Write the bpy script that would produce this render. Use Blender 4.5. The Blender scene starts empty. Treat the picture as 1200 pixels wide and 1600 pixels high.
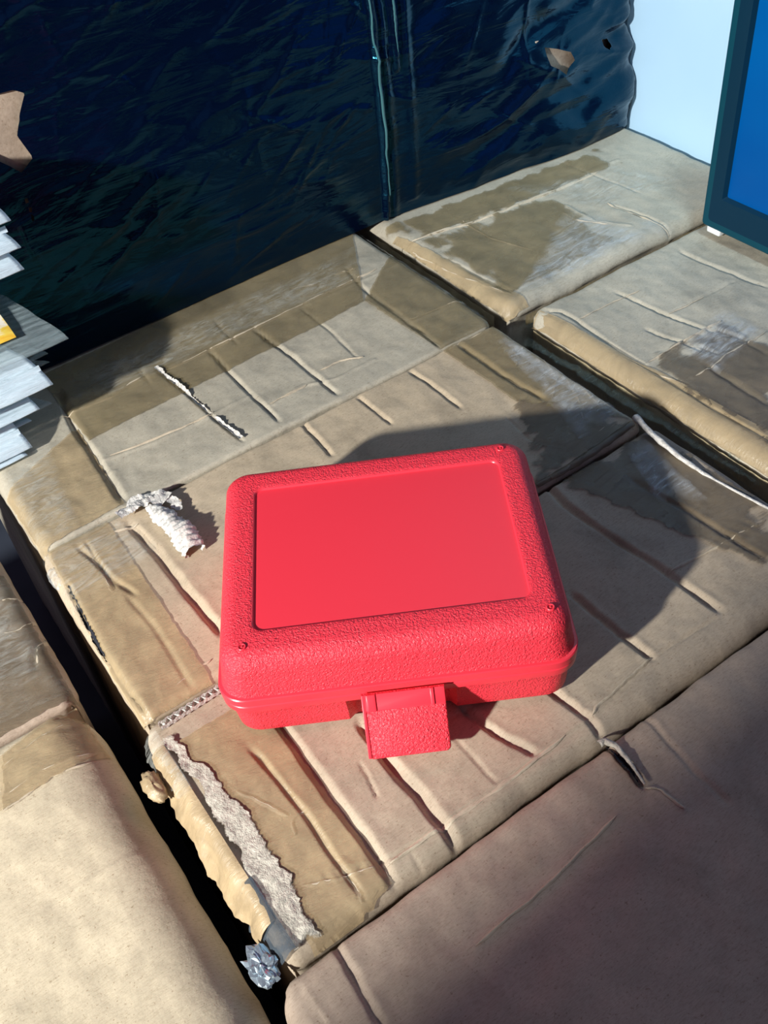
import bpy, bmesh, math, random
import numpy as np
from mathutils import Matrix, Vector

random.seed(4)
SC = bpy.context.scene
COL = SC.collection

# ------------------------------------------------------------------ camera
cam_d = bpy.data.cameras.new('camera')
cam_d.sensor_fit = 'VERTICAL'; cam_d.sensor_height = 36.0
cam_d.lens = 36.0 * 1566.33 / 1600.0
cam_d.clip_start = 0.01
cam = bpy.data.objects.new('camera', cam_d); COL.objects.link(cam)
cam.matrix_world = Matrix(((0.81477801, 0.46006327, -0.35281522, 0.0),
                           (-0.57254679, 0.54270667, -0.61454019, 0.0),
                           (-0.09125219, 0.70271706, 0.70559321, 0.58),
                           (0, 0, 0, 1)))
SC.camera = cam

# ------------------------------------------------------------------ light and exposure
SC.view_settings.view_transform = 'Standard'
SC.view_settings.look = 'None'
SC.view_settings.gamma = 1.0
SC.view_settings.use_curve_mapping = False
SC.view_settings.exposure = 0.0
world = bpy.data.worlds.new('world'); SC.world = world
world.use_nodes = True
bg = world.node_tree.nodes['Background']
bg.inputs[0].default_value = (0.68, 0.54, 0.86, 1)
bg.inputs[1].default_value = 0.17

def area_lamp(name, loc, target, size, power, color, shape='DISK'):
    d = bpy.data.lights.new(name, 'AREA'); d.shape = shape; d.size = size
    d.energy = power; d.color = color
    o = bpy.data.objects.new(name, d); COL.objects.link(o)
    o.location = loc
    v = Vector(target) - Vector(loc)
    o.rotation_euler = v.to_track_quat('-Z', 'Y').to_euler()
    return o
area_lamp('work_lamp', (-1.448, 0.027, 0.877), (0.3, 0.45, 0), 0.08, 76, (1.0, 0.985, 0.935))
def spot_lamp(name, loc, target, power, color, angle, blend, radius):
    d = bpy.data.lights.new(name, 'SPOT'); d.energy = power; d.color = color
    d.spot_size = math.radians(angle); d.spot_blend = blend; d.shadow_soft_size = radius
    o = bpy.data.objects.new(name, d); COL.objects.link(o); o.location = loc
    v = Vector(target) - Vector(loc)
    o.rotation_euler = v.to_track_quat('-Z', 'Y').to_euler()
    return o
spot_lamp('cool_fill_spot', (0.55, 0.15, 1.7), (0.93, 0.72, 0.05), 62, (0.62, 0.86, 1.0), 32, 1.0, 0.12)  # added cool fill brightening the right-hand wall and cartons

# ------------------------------------------------------------------ noise
def _hash(ix, iy, seed):
    h = (ix.astype(np.int64) * 374761393 + iy.astype(np.int64) * 668265263 + seed * 974634541) & 0x7fffffff
    h = ((h ^ (h >> 13)) * 1274126177) & 0x7fffffff
    return (h ^ (h >> 16)) & 0xffff
def perlin(x, y, seed=0):
    x = np.asarray(x, float); y = np.asarray(y, float)
    ix = np.floor(x); iy = np.floor(y); fx = x - ix; fy = y - iy
    u = fx * fx * fx * (fx * (fx * 6 - 15) + 10); v = fy * fy * fy * (fy * (fy * 6 - 15) + 10)
    def g(dx, dy):
        a = _hash(ix + dx, iy + dy, seed) / 65536.0 * 2 * np.pi
        return np.cos(a) * (fx - dx) + np.sin(a) * (fy - dy)
    a = g(0, 0) * (1 - u) + g(1, 0) * u
    b = g(0, 1) * (1 - u) + g(1, 1) * u
    return a * (1 - v) + b * v
def fbm(x, y, seed=0, oct=3):
    s = 0; a = 1.0
    for k in range(oct):
        s = s + a * perlin(x * 2 ** k, y * 2 ** k, seed + 17 * k); a *= .5
    return s

# ------------------------------------------------------------------ materials
def new_mat(name):
    m = bpy.data.materials.new(name); m.use_nodes = True
    nt = m.node_tree
    return m, nt, nt.nodes['Principled BSDF']
def node(nt, typ, **kw):
    n = nt.nodes.new(typ)
    for k, v in kw.items():
        if k.startswith('i_'):
            n.inputs[int(k[2:]) if k[2:].isdigit() else k[2:]].default_value = v
        else: setattr(n, k, v)
    return n
def ramp(nt, fac, stops):
    r = node(nt, 'ShaderNodeValToRGB'); e = r.color_ramp.elements
    e[0].position, e[0].color = stops[0][0], (*stops[0][1], 1)
    e[1].position, e[1].color = stops[-1][0], (*stops[-1][1], 1)
    for p, c in stops[1:-1]:
        q = e.new(p); q.color = (*c, 1)
    nt.links.new(fac, r.inputs[0]); return r.outputs[0]
def noise_tex(nt, vec, scale, detail=3, rough=.55, dist=0.0):
    n = node(nt, 'ShaderNodeTexNoise'); n.inputs['Scale'].default_value = scale
    n.inputs['Detail'].default_value = detail; n.inputs['Roughness'].default_value = rough
    n.inputs['Distortion'].default_value = dist
    nt.links.new(vec, n.inputs['Vector']); return n.outputs['Fac']
def mapping(nt, scale=(1, 1, 1), rot=(0, 0, 0)):
    tc = node(nt, 'ShaderNodeTexCoord'); mp = node(nt, 'ShaderNodeMapping')
    mp.inputs['Scale'].default_value = scale; mp.inputs['Rotation'].default_value = rot
    nt.links.new(tc.outputs['Object'], mp.inputs['Vector']); return mp.outputs[0]
def bump(nt, b, height, strength, dist, normal=None):
    n = node(nt, 'ShaderNodeBump'); n.inputs['Strength'].default_value = strength
    n.inputs['Distance'].default_value = dist
    nt.links.new(height, n.inputs['Height'])
    if normal: nt.links.new(normal, n.inputs['Normal'])
    nt.links.new(n.outputs[0], b.inputs['Normal']); return n.outputs[0]
def mulcol(nt, a, bcol, fac=1.0, mode='MULTIPLY'):
    m = node(nt, 'ShaderNodeMix', data_type='RGBA', blend_type=mode)
    m.inputs[0].default_value = fac
    nt.links.new(a, m.inputs[6]); nt.links.new(bcol, m.inputs[7]); return m.outputs[2]

def kraft(name, base, dark=.80, rough=.72, spec=.3):
    m, nt, b = new_mat(name)
    v = mapping(nt); vs = mapping(nt, (1, 5, 1))
    lo = tuple(c * dark for c in base); hi = tuple(min(1, c * 1.12) for c in base)
    c1 = ramp(nt, noise_tex(nt, v, 16, 5, .62, .6), [(.32, lo), (.5, base), (.7, hi)])
    c2 = ramp(nt, noise_tex(nt, vs, 260, 3, .7), [(.30, (.82, .80, .77)), (.5, (1, 1, 1)), (.75, (1.08, 1.08, 1.08))])
    c = mulcol(nt, c1, c2)
    c3 = ramp(nt, noise_tex(nt, v, 620, 1, .5), [(.24, (.62, .55, .5)), (.33, (1, 1, 1))])
    c = mulcol(nt, c, c3, .8)
    nt.links.new(c, b.inputs['Base Color'])
    b.inputs['Roughness'].default_value = rough
    b.inputs['Specular IOR Level'].default_value = spec
    n1 = bump(nt, b, noise_tex(nt, v, 90, 4, .6), .35, .0015)
    bump(nt, b, noise_tex(nt, v, 900, 2, .5), .25, .0002, n1)
    return m
KR = kraft('kraft_board', (.485, .396, .282))
KR_G = kraft('kraft_board_grey', (.455, .415, .330))
KR_C = kraft('kraft_board_cream', (.560, .480, .345))
KR_B = kraft('kraft_board_brown', (.430, .338, .262))
KR_P = kraft('kraft_board_dull', (.450, .370, .275))

def tape_mat(name, base, alpha, rough=.28):
    m, nt, b = new_mat(name)
    v = mapping(nt)
    lo = tuple(c * .72 for c in base)
    c = ramp(nt, noise_tex(nt, v, 26, 4, .6, 1.2), [(.35, lo), (.62, base)])
    nt.links.new(c, b.inputs['Base Color'])
    r = ramp(nt, noise_tex(nt, v, 40, 3), [(.35, (rough * .7,) * 3), (.7, (min(1, rough * 1.7),) * 3)])
    nt.links.new(r, b.inputs['Roughness'])
    vs = mapping(nt, (1, 4, 1), (0, 0, .3))
    bump(nt, b, noise_tex(nt, vs, 70, 4, .65, 1.5), .45, .002)
    b.inputs['Alpha'].default_value = alpha
    b.inputs['Specular IOR Level'].default_value = .5
    return m
TAPE = tape_mat('brown_tape', (.315, .245, .125), .58)
TAPE_T = tape_mat('tan_tape', (.56, .42, .235), .6)
TAPE_D = tape_mat('dark_brown_tape', (.215, .165, .105), .7, .3)
TAPE_H = tape_mat('hanging_tape', (.50, .375, .22), .93, .3)
TAPE_L = tape_mat('yellowed_tape', (.62, .52, .32), .9, .3)

def ragged(src, name, alpha, sc=(1, 6, 1)):
    m = src.copy(); m.name = name; nt = m.node_tree
    at = node(nt, 'ShaderNodeAttribute', attribute_name='fade')
    f_ = noise_tex(nt, mapping(nt, sc), 26, 4, .65, .8)
    ad = node(nt, 'ShaderNodeMath', operation='ADD'); nt.links.new(f_, ad.inputs[0]); nt.links.new(at.outputs['Fac'], ad.inputs[1])
    r_ = ramp(nt, ad.outputs[0], [(.80, (0, 0, 0)), (.98, (alpha,) * 3)])
    nt.links.new(r_, nt.nodes['Principled BSDF'].inputs['Alpha'])
    return m
TAPE_R = ragged(TAPE, 'brown_tape_ragged', .62, (5, 1, 1))
TAPE_DR = ragged(TAPE_D, 'dark_tape_ragged', .66, (1, 5, 1))
def film_mat(name, col, lo, hi, scale=60, stretch=(1, 5, 1), rough=.18):
    m, nt, b = new_mat(name)
    vs = mapping(nt, stretch)
    f = noise_tex(nt, vs, scale, 5, .7, 1.5)
    a = ramp(nt, f, [(.40, (lo,) * 3), (.74, (hi,) * 3)])
    at = node(nt, 'ShaderNodeAttribute', attribute_name='fade')
    mu = node(nt, 'ShaderNodeMath', operation='MULTIPLY')
    nt.links.new(a, mu.inputs[0]); nt.links.new(at.outputs['Fac'], mu.inputs[1])
    nt.links.new(mu.outputs[0], b.inputs['Alpha'])
    b.inputs['Base Color'].default_value = (*col, 1)
    b.inputs['Roughness'].default_value = rough
    bump(nt, b, f, .35, .0025)
    return m
FILM = film_mat('clear_film', (.76, .78, .72), .02, .42, 34, (1, 4, 1))
FILM_G = film_mat('greenish_film', (.23, .28, .22), .35, .85)
FILM_W = film_mat('whitened_film', (.74, .78, .80), .10, .62, 22, (1, 4, 1), .3)
FILM_D = film_mat('dark_crumpled_film', (.07, .09, .11), .6, .95, 50, (1, 1, 1), .12)

def paper_mat(name, col, sc=250):
    m, nt, b = new_mat(name)
    v = mapping(nt)
    c = ramp(nt, noise_tex(nt, v, sc, 4, .7), [(.3, tuple(x * .55 for x in col)), (.6, col)])
    nt.links.new(c, b.inputs['Base Color']); b.inputs['Roughness'].default_value = .85
    bump(nt, b, noise_tex(nt, v, sc * 1.5, 4, .7), .8, .002)
    return m
PAPER = paper_mat('torn_white_paper', (.78, .75, .70))
FUZZ = paper_mat('torn_liner', (.60, .56, .47), 160)
m = FUZZ.copy(); m.name = 'torn_liner_ragged'; FUZZ_R = m; nt = m.node_tree
at = node(nt, 'ShaderNodeAttribute', attribute_name='fade')
f_ = noise_tex(nt, mapping(nt), 330, 4, .7)
ad = node(nt, 'ShaderNodeMath', operation='ADD'); nt.links.new(f_, ad.inputs[0]); nt.links.new(at.outputs['Fac'], ad.inputs[1])
r_ = ramp(nt, ad.outputs[0], [(.55, (0, 0, 0)), (.85, (1, 1, 1))])
nt.links.new(r_, nt.nodes['Principled BSDF'].inputs['Alpha'])

def red_mat(name, rough, grain):
    m, nt, b = new_mat(name)
    b.inputs['Base Color'].default_value = (.86, .040, .066, 1)
    b.inputs['Roughness'].default_value = rough
    b.inputs['Specular IOR Level'].default_value = .45
    b.inputs['Subsurface Weight'].default_value = 0.0
    if grain:
        v = mapping(nt)
        n = noise_tex(nt, v, 640, 1.5, .5, .8)
        bump(nt, b, n, .85, .0016)
    else:
        v = mapping(nt)
        bump(nt, b, noise_tex(nt, v, 60, 2), .05, .001)
    return m
RED_T = red_mat('red_pebbled_plastic', .46, True)
RED_S = red_mat('red_smooth_plastic', .33, False)

m, nt, b = new_mat('black_stretch_film'); WRAP = m
b.inputs['Base Color'].default_value = (.0008, .0030, .0145, 1)
b.inputs['Roughness'].default_value = .14
b.inputs['Specular IOR Level'].default_value = .6
b.inputs['Specular Tint'].default_value = (.08, .66, 1.0, 1)
v = mapping(nt, (1, 1, 4.5)); v2 = mapping(nt, (1.0, 1, 2.2), (0, .35, 0))
n1 = bump(nt, b, noise_tex(nt, v, 9, 4, .5, 1.2), .32, .008)
bump(nt, b, noise_tex(nt, v2, 55, 3, .6, 2.5), .14, .0015, n1)

m, nt, b = new_mat('fold_highlight'); FOLDM = m  # lighter teal strands paint the highlight along the bale's vertical folds
b.inputs['Base Color'].default_value = (.05, .15, .17, 1); b.inputs['Roughness'].default_value = .12
m, nt, b = new_mat('monitor_plastic'); MONP = m
b.inputs['Base Color'].default_value = (.003, .050, .078, 1); b.inputs['Roughness'].default_value = .5; b.inputs['Specular IOR Level'].default_value = .15
m, nt, b = new_mat('monitor_inner'); MONI = m
b.inputs['Base Color'].default_value = (.002, .024, .050, 1); b.inputs['Roughness'].default_value = .5; b.inputs['Specular IOR Level'].default_value = .15
m, nt, b = new_mat('blue_screen'); SCRN = m
b.inputs['Base Color'].default_value = (.0, .006, .02, 1); b.inputs['Roughness'].default_value = .3; b.inputs['Specular IOR Level'].default_value = .12
v = mapping(nt)
c = ramp(nt, noise_tex(nt, v, 6, 2), [(.3, (.0, .10, .40)), (.7, (.0, .16, .52))])
nt.links.new(c, b.inputs['Emission Color']); b.inputs['Emission Strength'].default_value = .85
m, nt, b = new_mat('white_pad'); WPAD = m
b.inputs['Base Color'].default_value = (.8, .84, .86, 1)

m, nt, b = new_mat('white_wall_paint'); WALLM = m
v = mapping(nt)
c = ramp(nt, noise_tex(nt, v, 5, 3), [(.3, (.42, .64, .84)), (.7, (.47, .69, .88))])
nt.links.new(c, b.inputs['Base Color']); b.inputs['Roughness'].default_value = .6
m, nt, b = new_mat('dark_floor_paint'); FLOORM = m
v = mapping(nt)
c = ramp(nt, noise_tex(nt, v, 8, 4), [(.3, (.03, .04, .06)), (.7, (.06, .07, .10))])
nt.links.new(c, b.inputs['Base Color']); b.inputs['Roughness'].default_value = .7
m, nt, b = new_mat('shade_blocker_grey'); BLOCKM = m
v = mapping(nt)
c = ramp(nt, noise_tex(nt, v, 5, 4), [(.3, (.30, .29, .32)), (.7, (.36, .35, .38))])
nt.links.new(c, b.inputs['Base Color']); b.inputs['Roughness'].default_value = .7

def bag_mat(name, col, lo, hi, rough=.25):
    m, nt, b = new_mat(name)
    v = mapping(nt, (1.0, 9, 9), (0, 0, .12))
    f = noise_tex(nt, v, 34, 4, .6, 1.0)
    a = ramp(nt, f, [(.32, (lo,) * 3), (.68, (hi,) * 3)])
    nt.links.new(a, b.inputs['Alpha'])
    b.inputs['Base Color'].default_value = (*col, 1)
    b.inputs['Roughness'].default_value = rough
    n1 = bump(nt, b, f, .4, .004)
    wt = node(nt, 'ShaderNodeTexWave', wave_type='BANDS', bands_direction='Y'); wt.inputs['Scale'].default_value = 42
    wt.inputs['Distortion'].default_value = 1.6; wt.inputs['Detail'].default_value = 2; wt.inputs['Detail Scale'].default_value = .6
    nt.links.new(mapping(nt, (.35, 1, .2)), wt.inputs['Vector'])
    bump(nt, b, wt.outputs['Fac'], .45, .0016, n1)
    return m
BAGM = bag_mat('frosted_bag_film', (.66, .80, .90), .55, .92)
BAGC = bag_mat('clear_bag_film', (.50, .62, .66), .10, .30, .18)
m, nt, b = new_mat('yellow_print'); YEL = m
v = mapping(nt)
c = ramp(nt, noise_tex(nt, v, 42, 3, .6, 1.0), [(.40, (.85, .80, .70)), (.5, (.85, .62, .10)), (.66, (.80, .42, .03))])
nt.links.new(c, b.inputs['Base Color']); b.inputs['Roughness'].default_value = .4

# ------------------------------------------------------------------ object helpers
def link_mesh(name, verts, faces, mats, parent=None, origin=(0, 0, 0), smooth=True, sharp=None, midx=None, fade=None):
    me = bpy.data.meshes.new(name)
    o3 = np.array(origin, float)
    me.from_pydata([tuple(p) for p in (np.asarray(verts, float) - o3)], [], faces)
    if not isinstance(mats, (list, tuple)): mats = [mats]
    for mm in mats: me.materials.append(mm)
    if midx is not None: me.polygons.foreach_set('material_index', midx)
    me.polygons.foreach_set('use_smooth', [smooth] * len(me.polygons))
    at = me.attributes.new('fade', 'FLOAT', 'POINT')
    at.data.foreach_set('value', np.ones(len(verts)) if fade is None else np.asarray(fade, float).ravel())
    bm = bmesh.new(); bm.from_mesh(me)
    bmesh.ops.remove_doubles(bm, verts=bm.verts, dist=1e-6)
    bmesh.ops.recalc_face_normals(bm, faces=bm.faces)
    bm.to_mesh(me); bm.free()
    if sharp: me.set_sharp_from_angle(angle=math.radians(sharp))
    ob = bpy.data.objects.new(name, me); COL.objects.link(ob)
    if parent is not None:
        ob.parent = parent
        ob.location = o3 - np.array(parent.get('org', (0, 0, 0)), float)
    else:
        ob.location = o3
    ob['org'] = [float(t) for t in o3]
    return ob
def tag(o, label, cat, group=None, kind=None):
    if label: o['label'] = label
    if cat: o['category'] = cat
    if group: o['group'] = group
    if kind: o['kind'] = kind
    return o
def empty(name, loc, rz=0.0):
    o = bpy.data.objects.new(name, None); COL.objects.link(o)
    o.location = loc; o.rotation_euler = (0, 0, rz); return o
def grid_faces(nu, nv, off=0):
    return [(off + i * nv + j, off + (i + 1) * nv + j, off + (i + 1) * nv + j + 1, off + i * nv + j + 1)
            for i in range(nu - 1) for j in range(nv - 1)]
def box(x0, x1, y0, y1, z0, z1):
    v = [(x, y, z) for x in (x0, x1) for y in (y0, y1) for z in (z0, z1)]
    f = [(0, 1, 3, 2), (4, 6, 7, 5), (0, 4, 5, 1), (2, 3, 7, 6), (0, 2, 6, 4), (1, 5, 7, 3)]
    return v, f
def bevel_box(name, dims, mat, parent=None, bev=.003, origin=None, seg=3):
    v, f = box(*dims)
    org = origin or ((dims[0] + dims[1]) / 2, (dims[2] + dims[3]) / 2, dims[4])
    bm = bmesh.new(); vs = [bm.verts.new(p) for p in v]
    for q in f: bm.faces.new([vs[i] for i in q])
    bmesh.ops.recalc_face_normals(bm, faces=bm.faces)
    bmesh.ops.bevel(bm, geom=list(bm.edges), offset=bev, segments=seg, affect='EDGES', profile=.5)
    me = bpy.data.meshes.new('t'); bm.to_mesh(me); bm.free()
    vv = [tuple(p.co) for p in me.vertices]; ff = [tuple(p.vertices) for p in me.polygons]
    bpy.data.meshes.remove(me)
    return link_mesh(name, vv, ff, mat, parent, org, True, 40)
def resample(pts, n):
    p = np.array(pts, float); d = np.r_[0, np.cumsum(np.linalg.norm(np.diff(p, axis=0), axis=1))]
    t = np.linspace(0, d[-1], n)
    return np.stack([np.interp(t, d, p[:, k]) for k in range(p.shape[1])], 1)

# ------------------------------------------------------------------ room
v, f = box(-3, 4, -3, 4, -.44, -.40)
tag(link_mesh('floor', v, f, FLOORM, smooth=False), 'dark floor seen down the gaps between cartons', None, kind='structure')
v, f = box(.922, 1.02, -1.5, 2.5, -.40, 2.2)
tag(link_mesh('wall_right', v, f, WALLM, smooth=False), 'pale blue white wall behind the monitor', None, kind='structure')
v, f = box(-.80, -.74, -2.6, .107, -.40, 2.2)  # added slab out of view, placed so its edge shades the lower-right carton
tag(link_mesh('shade_blocker', v, f, BLOCKM, smooth=False), 'added grey slab out of view whose edge shades the cartons', None, kind='structure')

# ------------------------------------------------------------------ cartons
def seg_dist(X, Y, poly):
    """distance, signed distance (positive towards +x side) and place along (0 to 1) of a polyline"""
    best = np.full(X.shape, 1e9); sd = np.zeros(X.shape); tp = np.zeros(X.shape)
    lens = [math.hypot(b[0] - a[0], b[1] - a[1]) for a, b in zip(poly[:-1], poly[1:])]
    tot = sum(lens) + 1e-9; acc = 0.0
    for (ax, ay), (bx, by), ln in zip(poly[:-1], poly[1:], lens):
        dx, dy = bx - ax, by - ay; L2 = dx * dx + dy * dy + 1e-12
        t = np.clip(((X - ax) * dx + (Y - ay) * dy) / L2, 0, 1)
        ex = X - ax - t * dx; ey = Y - ay - t * dy
        d = np.hypot(ex, ey)
        s = np.where(abs(dy) > abs(dx), np.sign(ex), np.sign(ey))
        mk = d < best
        best = np.where(mk, d, best); sd = np.where(mk, d * s, sd); tp = np.where(mk, (acc + t * ln) / tot, tp)
        acc += ln
    return best, sd, tp
def wob(poly, amp=.0012, n=14, seed=0):
    p = resample(poly, n)
    p[1:-1, 0] += amp * perlin(np.arange(1, n - 1) * .55, np.zeros(n - 2) + seed * 3.1, seed)
    p[1:-1, 1] += amp * perlin(np.arange(1, n - 1) * .55, np.zeros(n - 2) + seed * 5.7, seed + 9)
    return [tuple(q) for q in p]

class Carton:
    def __init__(s, name, x0, x1, y0, y1, zt, mat, er, rc=.012, creases=(), seed=1, res=.0014, amp=.0022, flat=None, zb=-.3985, tilt=(0, 0)):
        s.x0, s.x1, s.y0, s.y1, s.zt, s.er, s.rc, s.seed, s.amp = x0, x1, y0, y1, zt, er, rc, seed, amp
        s.cr = [(wob(c[0], seed=seed * 31 + k), c[1], c[2], c[3] if len(c) > 3 else .6) for k, c in enumerate(creases)]
        s.flat = flat; s.tilt = tilt
        def axis(a0, a1, e0, e1):
            k = 7
            lo = a0 + e0 * (1 - np.cos(np.linspace(0, np.pi / 2, k)))
            hi = a1 - e1 * (1 - np.cos(np.linspace(0, np.pi / 2, k)))[::-1]
            n = max(3, int((a1 - e1 - a0 - e0) / res))
            return np.r_[lo[:-1], np.linspace(a0 + e0, a1 - e1, n), hi[1:]]
        ax = axis(x0, x1, er[0], er[1]); ay = axis(y0, y1, er[2], er[3])
        X, Y = np.meshgrid(ax, ay, indexing='ij')
        # rounded plan corners
        for (cx, sx) in ((x0 + rc, -1), (x1 - rc, 1)):
            for (cy, sy) in ((y0 + rc, -1), (y1 - rc, 1)):
                a = (X - cx) * sx / rc; b = (Y - cy) * sy / rc
                mk = (a > 0) & (b > 0)
                k = np.where(mk, np.maximum(a, b) / np.maximum(np.hypot(a, b), 1e-9), 1)
                X = np.where(mk, cx + sx * a * k * rc, X); Y = np.where(mk, cy + sy * b * k * rc, Y)
        nu, nv = X.shape
        t = s.edge_t(X, Y)
        Z = s.h(X, Y)
        wx = -.0026 * abs(fbm(X * 14, Y * 14, seed + 50)) * t * np.sign(X - (x0 + x1) / 2); wy = -.0026 * abs(fbm(X * 14, Y * 14, seed + 60)) * t * np.sign(Y - (y0 + y1) / 2)
        V = np.stack([X + wx, Y + wy, Z], -1).reshape(-1, 3)
        F = grid_faces(nu, nv)
        loop = [i * nv for i in range(nu)] + [(nu - 1) * nv + j for j in range(1, nv)] + \
               [i * nv + nv - 1 for i in range(nu - 2, -1, -1)] + [j for j in range(nv - 2, 0, -1)]
        lv = V[loop]; cxm, cym = (x0 + x1) / 2, (y0 + y1) / 2
        prev = loop; allv = [V]; base = len(V)
        per = np.arange(len(loop)) * 1.0
        arc = np.r_[0, np.cumsum(np.linalg.norm(np.diff(lv[:, :2], axis=0), axis=1))]
        for r, z in enumerate((-.012, -.03, -.06, -.10, -.18, zb - zt)):
            q = lv.copy()
            bul = -.004 * abs(fbm(arc * 9, np.full(len(arc), z * 12), seed + 80)) if r < 5 else 0 * arc
            dx = np.sign(q[:, 0] - cxm) * (np.minimum(abs(q[:, 0] - x0), abs(q[:, 0] - x1)) < .004)
            dy = np.sign(q[:, 1] - cym) * (np.minimum(abs(q[:, 1] - y0), abs(q[:, 1] - y1)) < .004)
            q[:, 0] += dx * (bul - .001); q[:, 1] += dy * (bul - .001); q[:, 2] = np.minimum(zt + z, lv[:, 2] - .002 * (r + 1))
            ids = list(range(base, base + len(loop))); base += len(loop)
            for a in range(len(loop)):
                b2 = (a + 1) % len(loop)
                F.append((prev[a], prev[b2], ids[b2], ids[a]))
            prev = ids; allv.append(q)
        F.append(tuple(prev))
        s.ob = link_mesh(name, np.concatenate(allv), F, mat, None, (cxm, cym, zb))
    def edge_t(s, X, Y):
        e = s.er
        a = np.maximum(1 - (X - s.x0) / e[0], 1 - (s.x1 - X) / e[1]); b = np.maximum(1 - (Y - s.y0) / e[2], 1 - (s.y1 - Y) / e[3])
        rc = s.rc
        a = np.clip(a, 0, 1); b = np.clip(b, 0, 1)
        t = np.maximum(a, b)
        # inside plan-rounded corners use the distance to the rounded outline
        for (cx, sx, ea) in ((s.x0 + rc, -1, e[0]), (s.x1 - rc, 1, e[1])):
            for (cy, sy, eb) in ((s.y0 + rc, -1, e[2]), (s.y1 - rc, 1, e[3])):
                p = (X - cx) * sx; q = (Y - cy) * sy
                mk = (p > 0) & (q > 0); d = rc - np.hypot(p, q)
                t = np.where(mk, np.maximum(t, np.clip(1 - d / min(ea, eb), 0, 1)), t)
        return t
    def h(s, X, Y):
        X = np.asarray(X, float); Y = np.asarray(Y, float)
        t = np.clip(s.edge_t(X, Y), 0, 1)
        cxm, cym = (s.x0 + s.x1) / 2, (s.y0 + s.y1) / 2
        z = np.full(X.shape, float(s.zt))
        und = s.amp * fbm(X * 9, Y * 9, s.seed, 3) + s.amp * .30 * fbm(X * 48, Y * 48, s.seed + 5, 2)
        if s.flat is not None:
            (fx, fy, fr) = s.flat
            k = np.clip(np.hypot(X - fx, Y - fy) / fr - .75, 0, 1) / .25; k = np.clip(k, 0, 1)
            und = und * (.25 + .75 * k) - .001 * (1 - k)
        kb = np.clip((Y - .838) / .015, 0, 1)
        und = und * (1 - .85 * kb)
        z += und + s.tilt[0] * (X - cxm) + s.tilt[1] * (Y - cym)
        for poly, w, dep, rid in s.cr:
            dep = dep * (1 - .92 * kb)
            d, sd, tp = seg_dist(X, Y, poly)
            if np.min(dep) < 0:
                z += -dep * np.exp(-(d / w) ** 2) * (.75 + .5 * perlin(tp * 9, tp * 0 + w * 900, s.seed)); continue
            mod = np.clip(np.minimum(tp + .02, 1.02 - tp) / .08, 0, 1) * (.85 + .40 * perlin(tp * 6, tp * 0 + w * 900, s.seed + 2))
            ww = w * (1 + .25 * perlin(tp * 5, tp * 0 + 3 + w * 700, s.seed + 4))
            v = np.where(sd < 0, np.clip(1 - d / (.85 * ww), 0, 1), np.clip(1 - d / (1.35 * ww), 0, 1))
            z += -dep * mod * v + dep * mod * rid * .10 * np.exp(-((sd - 1.7 * ww) / (.8 * ww)) ** 2) * (d < 5 * ww)
        er = np.where(True, 0.0, 0.0)
        e = s.er
        rx = np.where(X < cxm, e[0], e[1]); ry = np.where(Y < cym, e[2], e[3])
        rr = np.minimum(rx, ry) * 0 + np.where(np.minimum(X - s.x0, s.x1 - X) / rx < np.minimum(Y - s.y0, s.y1 - Y) / ry, rx, ry)
        return z - np.minimum(rr, .03) * (1 - np.sqrt(np.maximum(0, 1 - t ** 2)))

def patch(name, car, quad, mat, parent=None, n=(40, 16), lift=.0009, jag=.0015, wr=.0005, seed=3):
    """a strip of tape or film lying on a carton's top, following its dents"""
    q = np.array(quad, float)
    nu, nv = n
    u, v = np.meshgrid(np.linspace(0, 1, nu), np.linspace(0, 1, nv), indexing='ij')
    P = ((1 - u) * (1 - v))[..., None] * q[0] + (u * (1 - v))[..., None] * q[1] + (u * v)[..., None] * q[2] + ((1 - u) * v)[..., None] * q[3]
    X, Y = P[..., 0].copy(), P[..., 1].copy()
    edge = np.maximum(abs(u - .5), abs(v - .5)) > .499
    X += edge * jag * fbm(X * 160, Y * 160, seed); Y += edge * jag * fbm(X * 160, Y * 160, seed + 3)
    X = np.clip(X, car.x0 + .0006, car.x1 - .0006); Y = np.clip(Y, car.y0 + .0006, car.y1 - .0006)
    Z = car.h(X, Y) + lift + wr * (1 + fbm(X * 70, Y * 70, seed + 8, 2))
    V = np.stack([X, Y, Z], -1).reshape(-1, 3)
    ed = np.minimum(np.minimum(u, 1 - u) * 6, np.minimum(v, 1 - v) * 4)
    fade = np.clip(ed + .7 * fbm(X * 40, Y * 40, seed + 30, 3), 0, 1)
    return link_mesh(name, V, grid_faces(nu, nv), mat, parent or car.ob, (float(X.mean()), float(Y.mean()), float(Z.min())), fade=fade)

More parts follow.
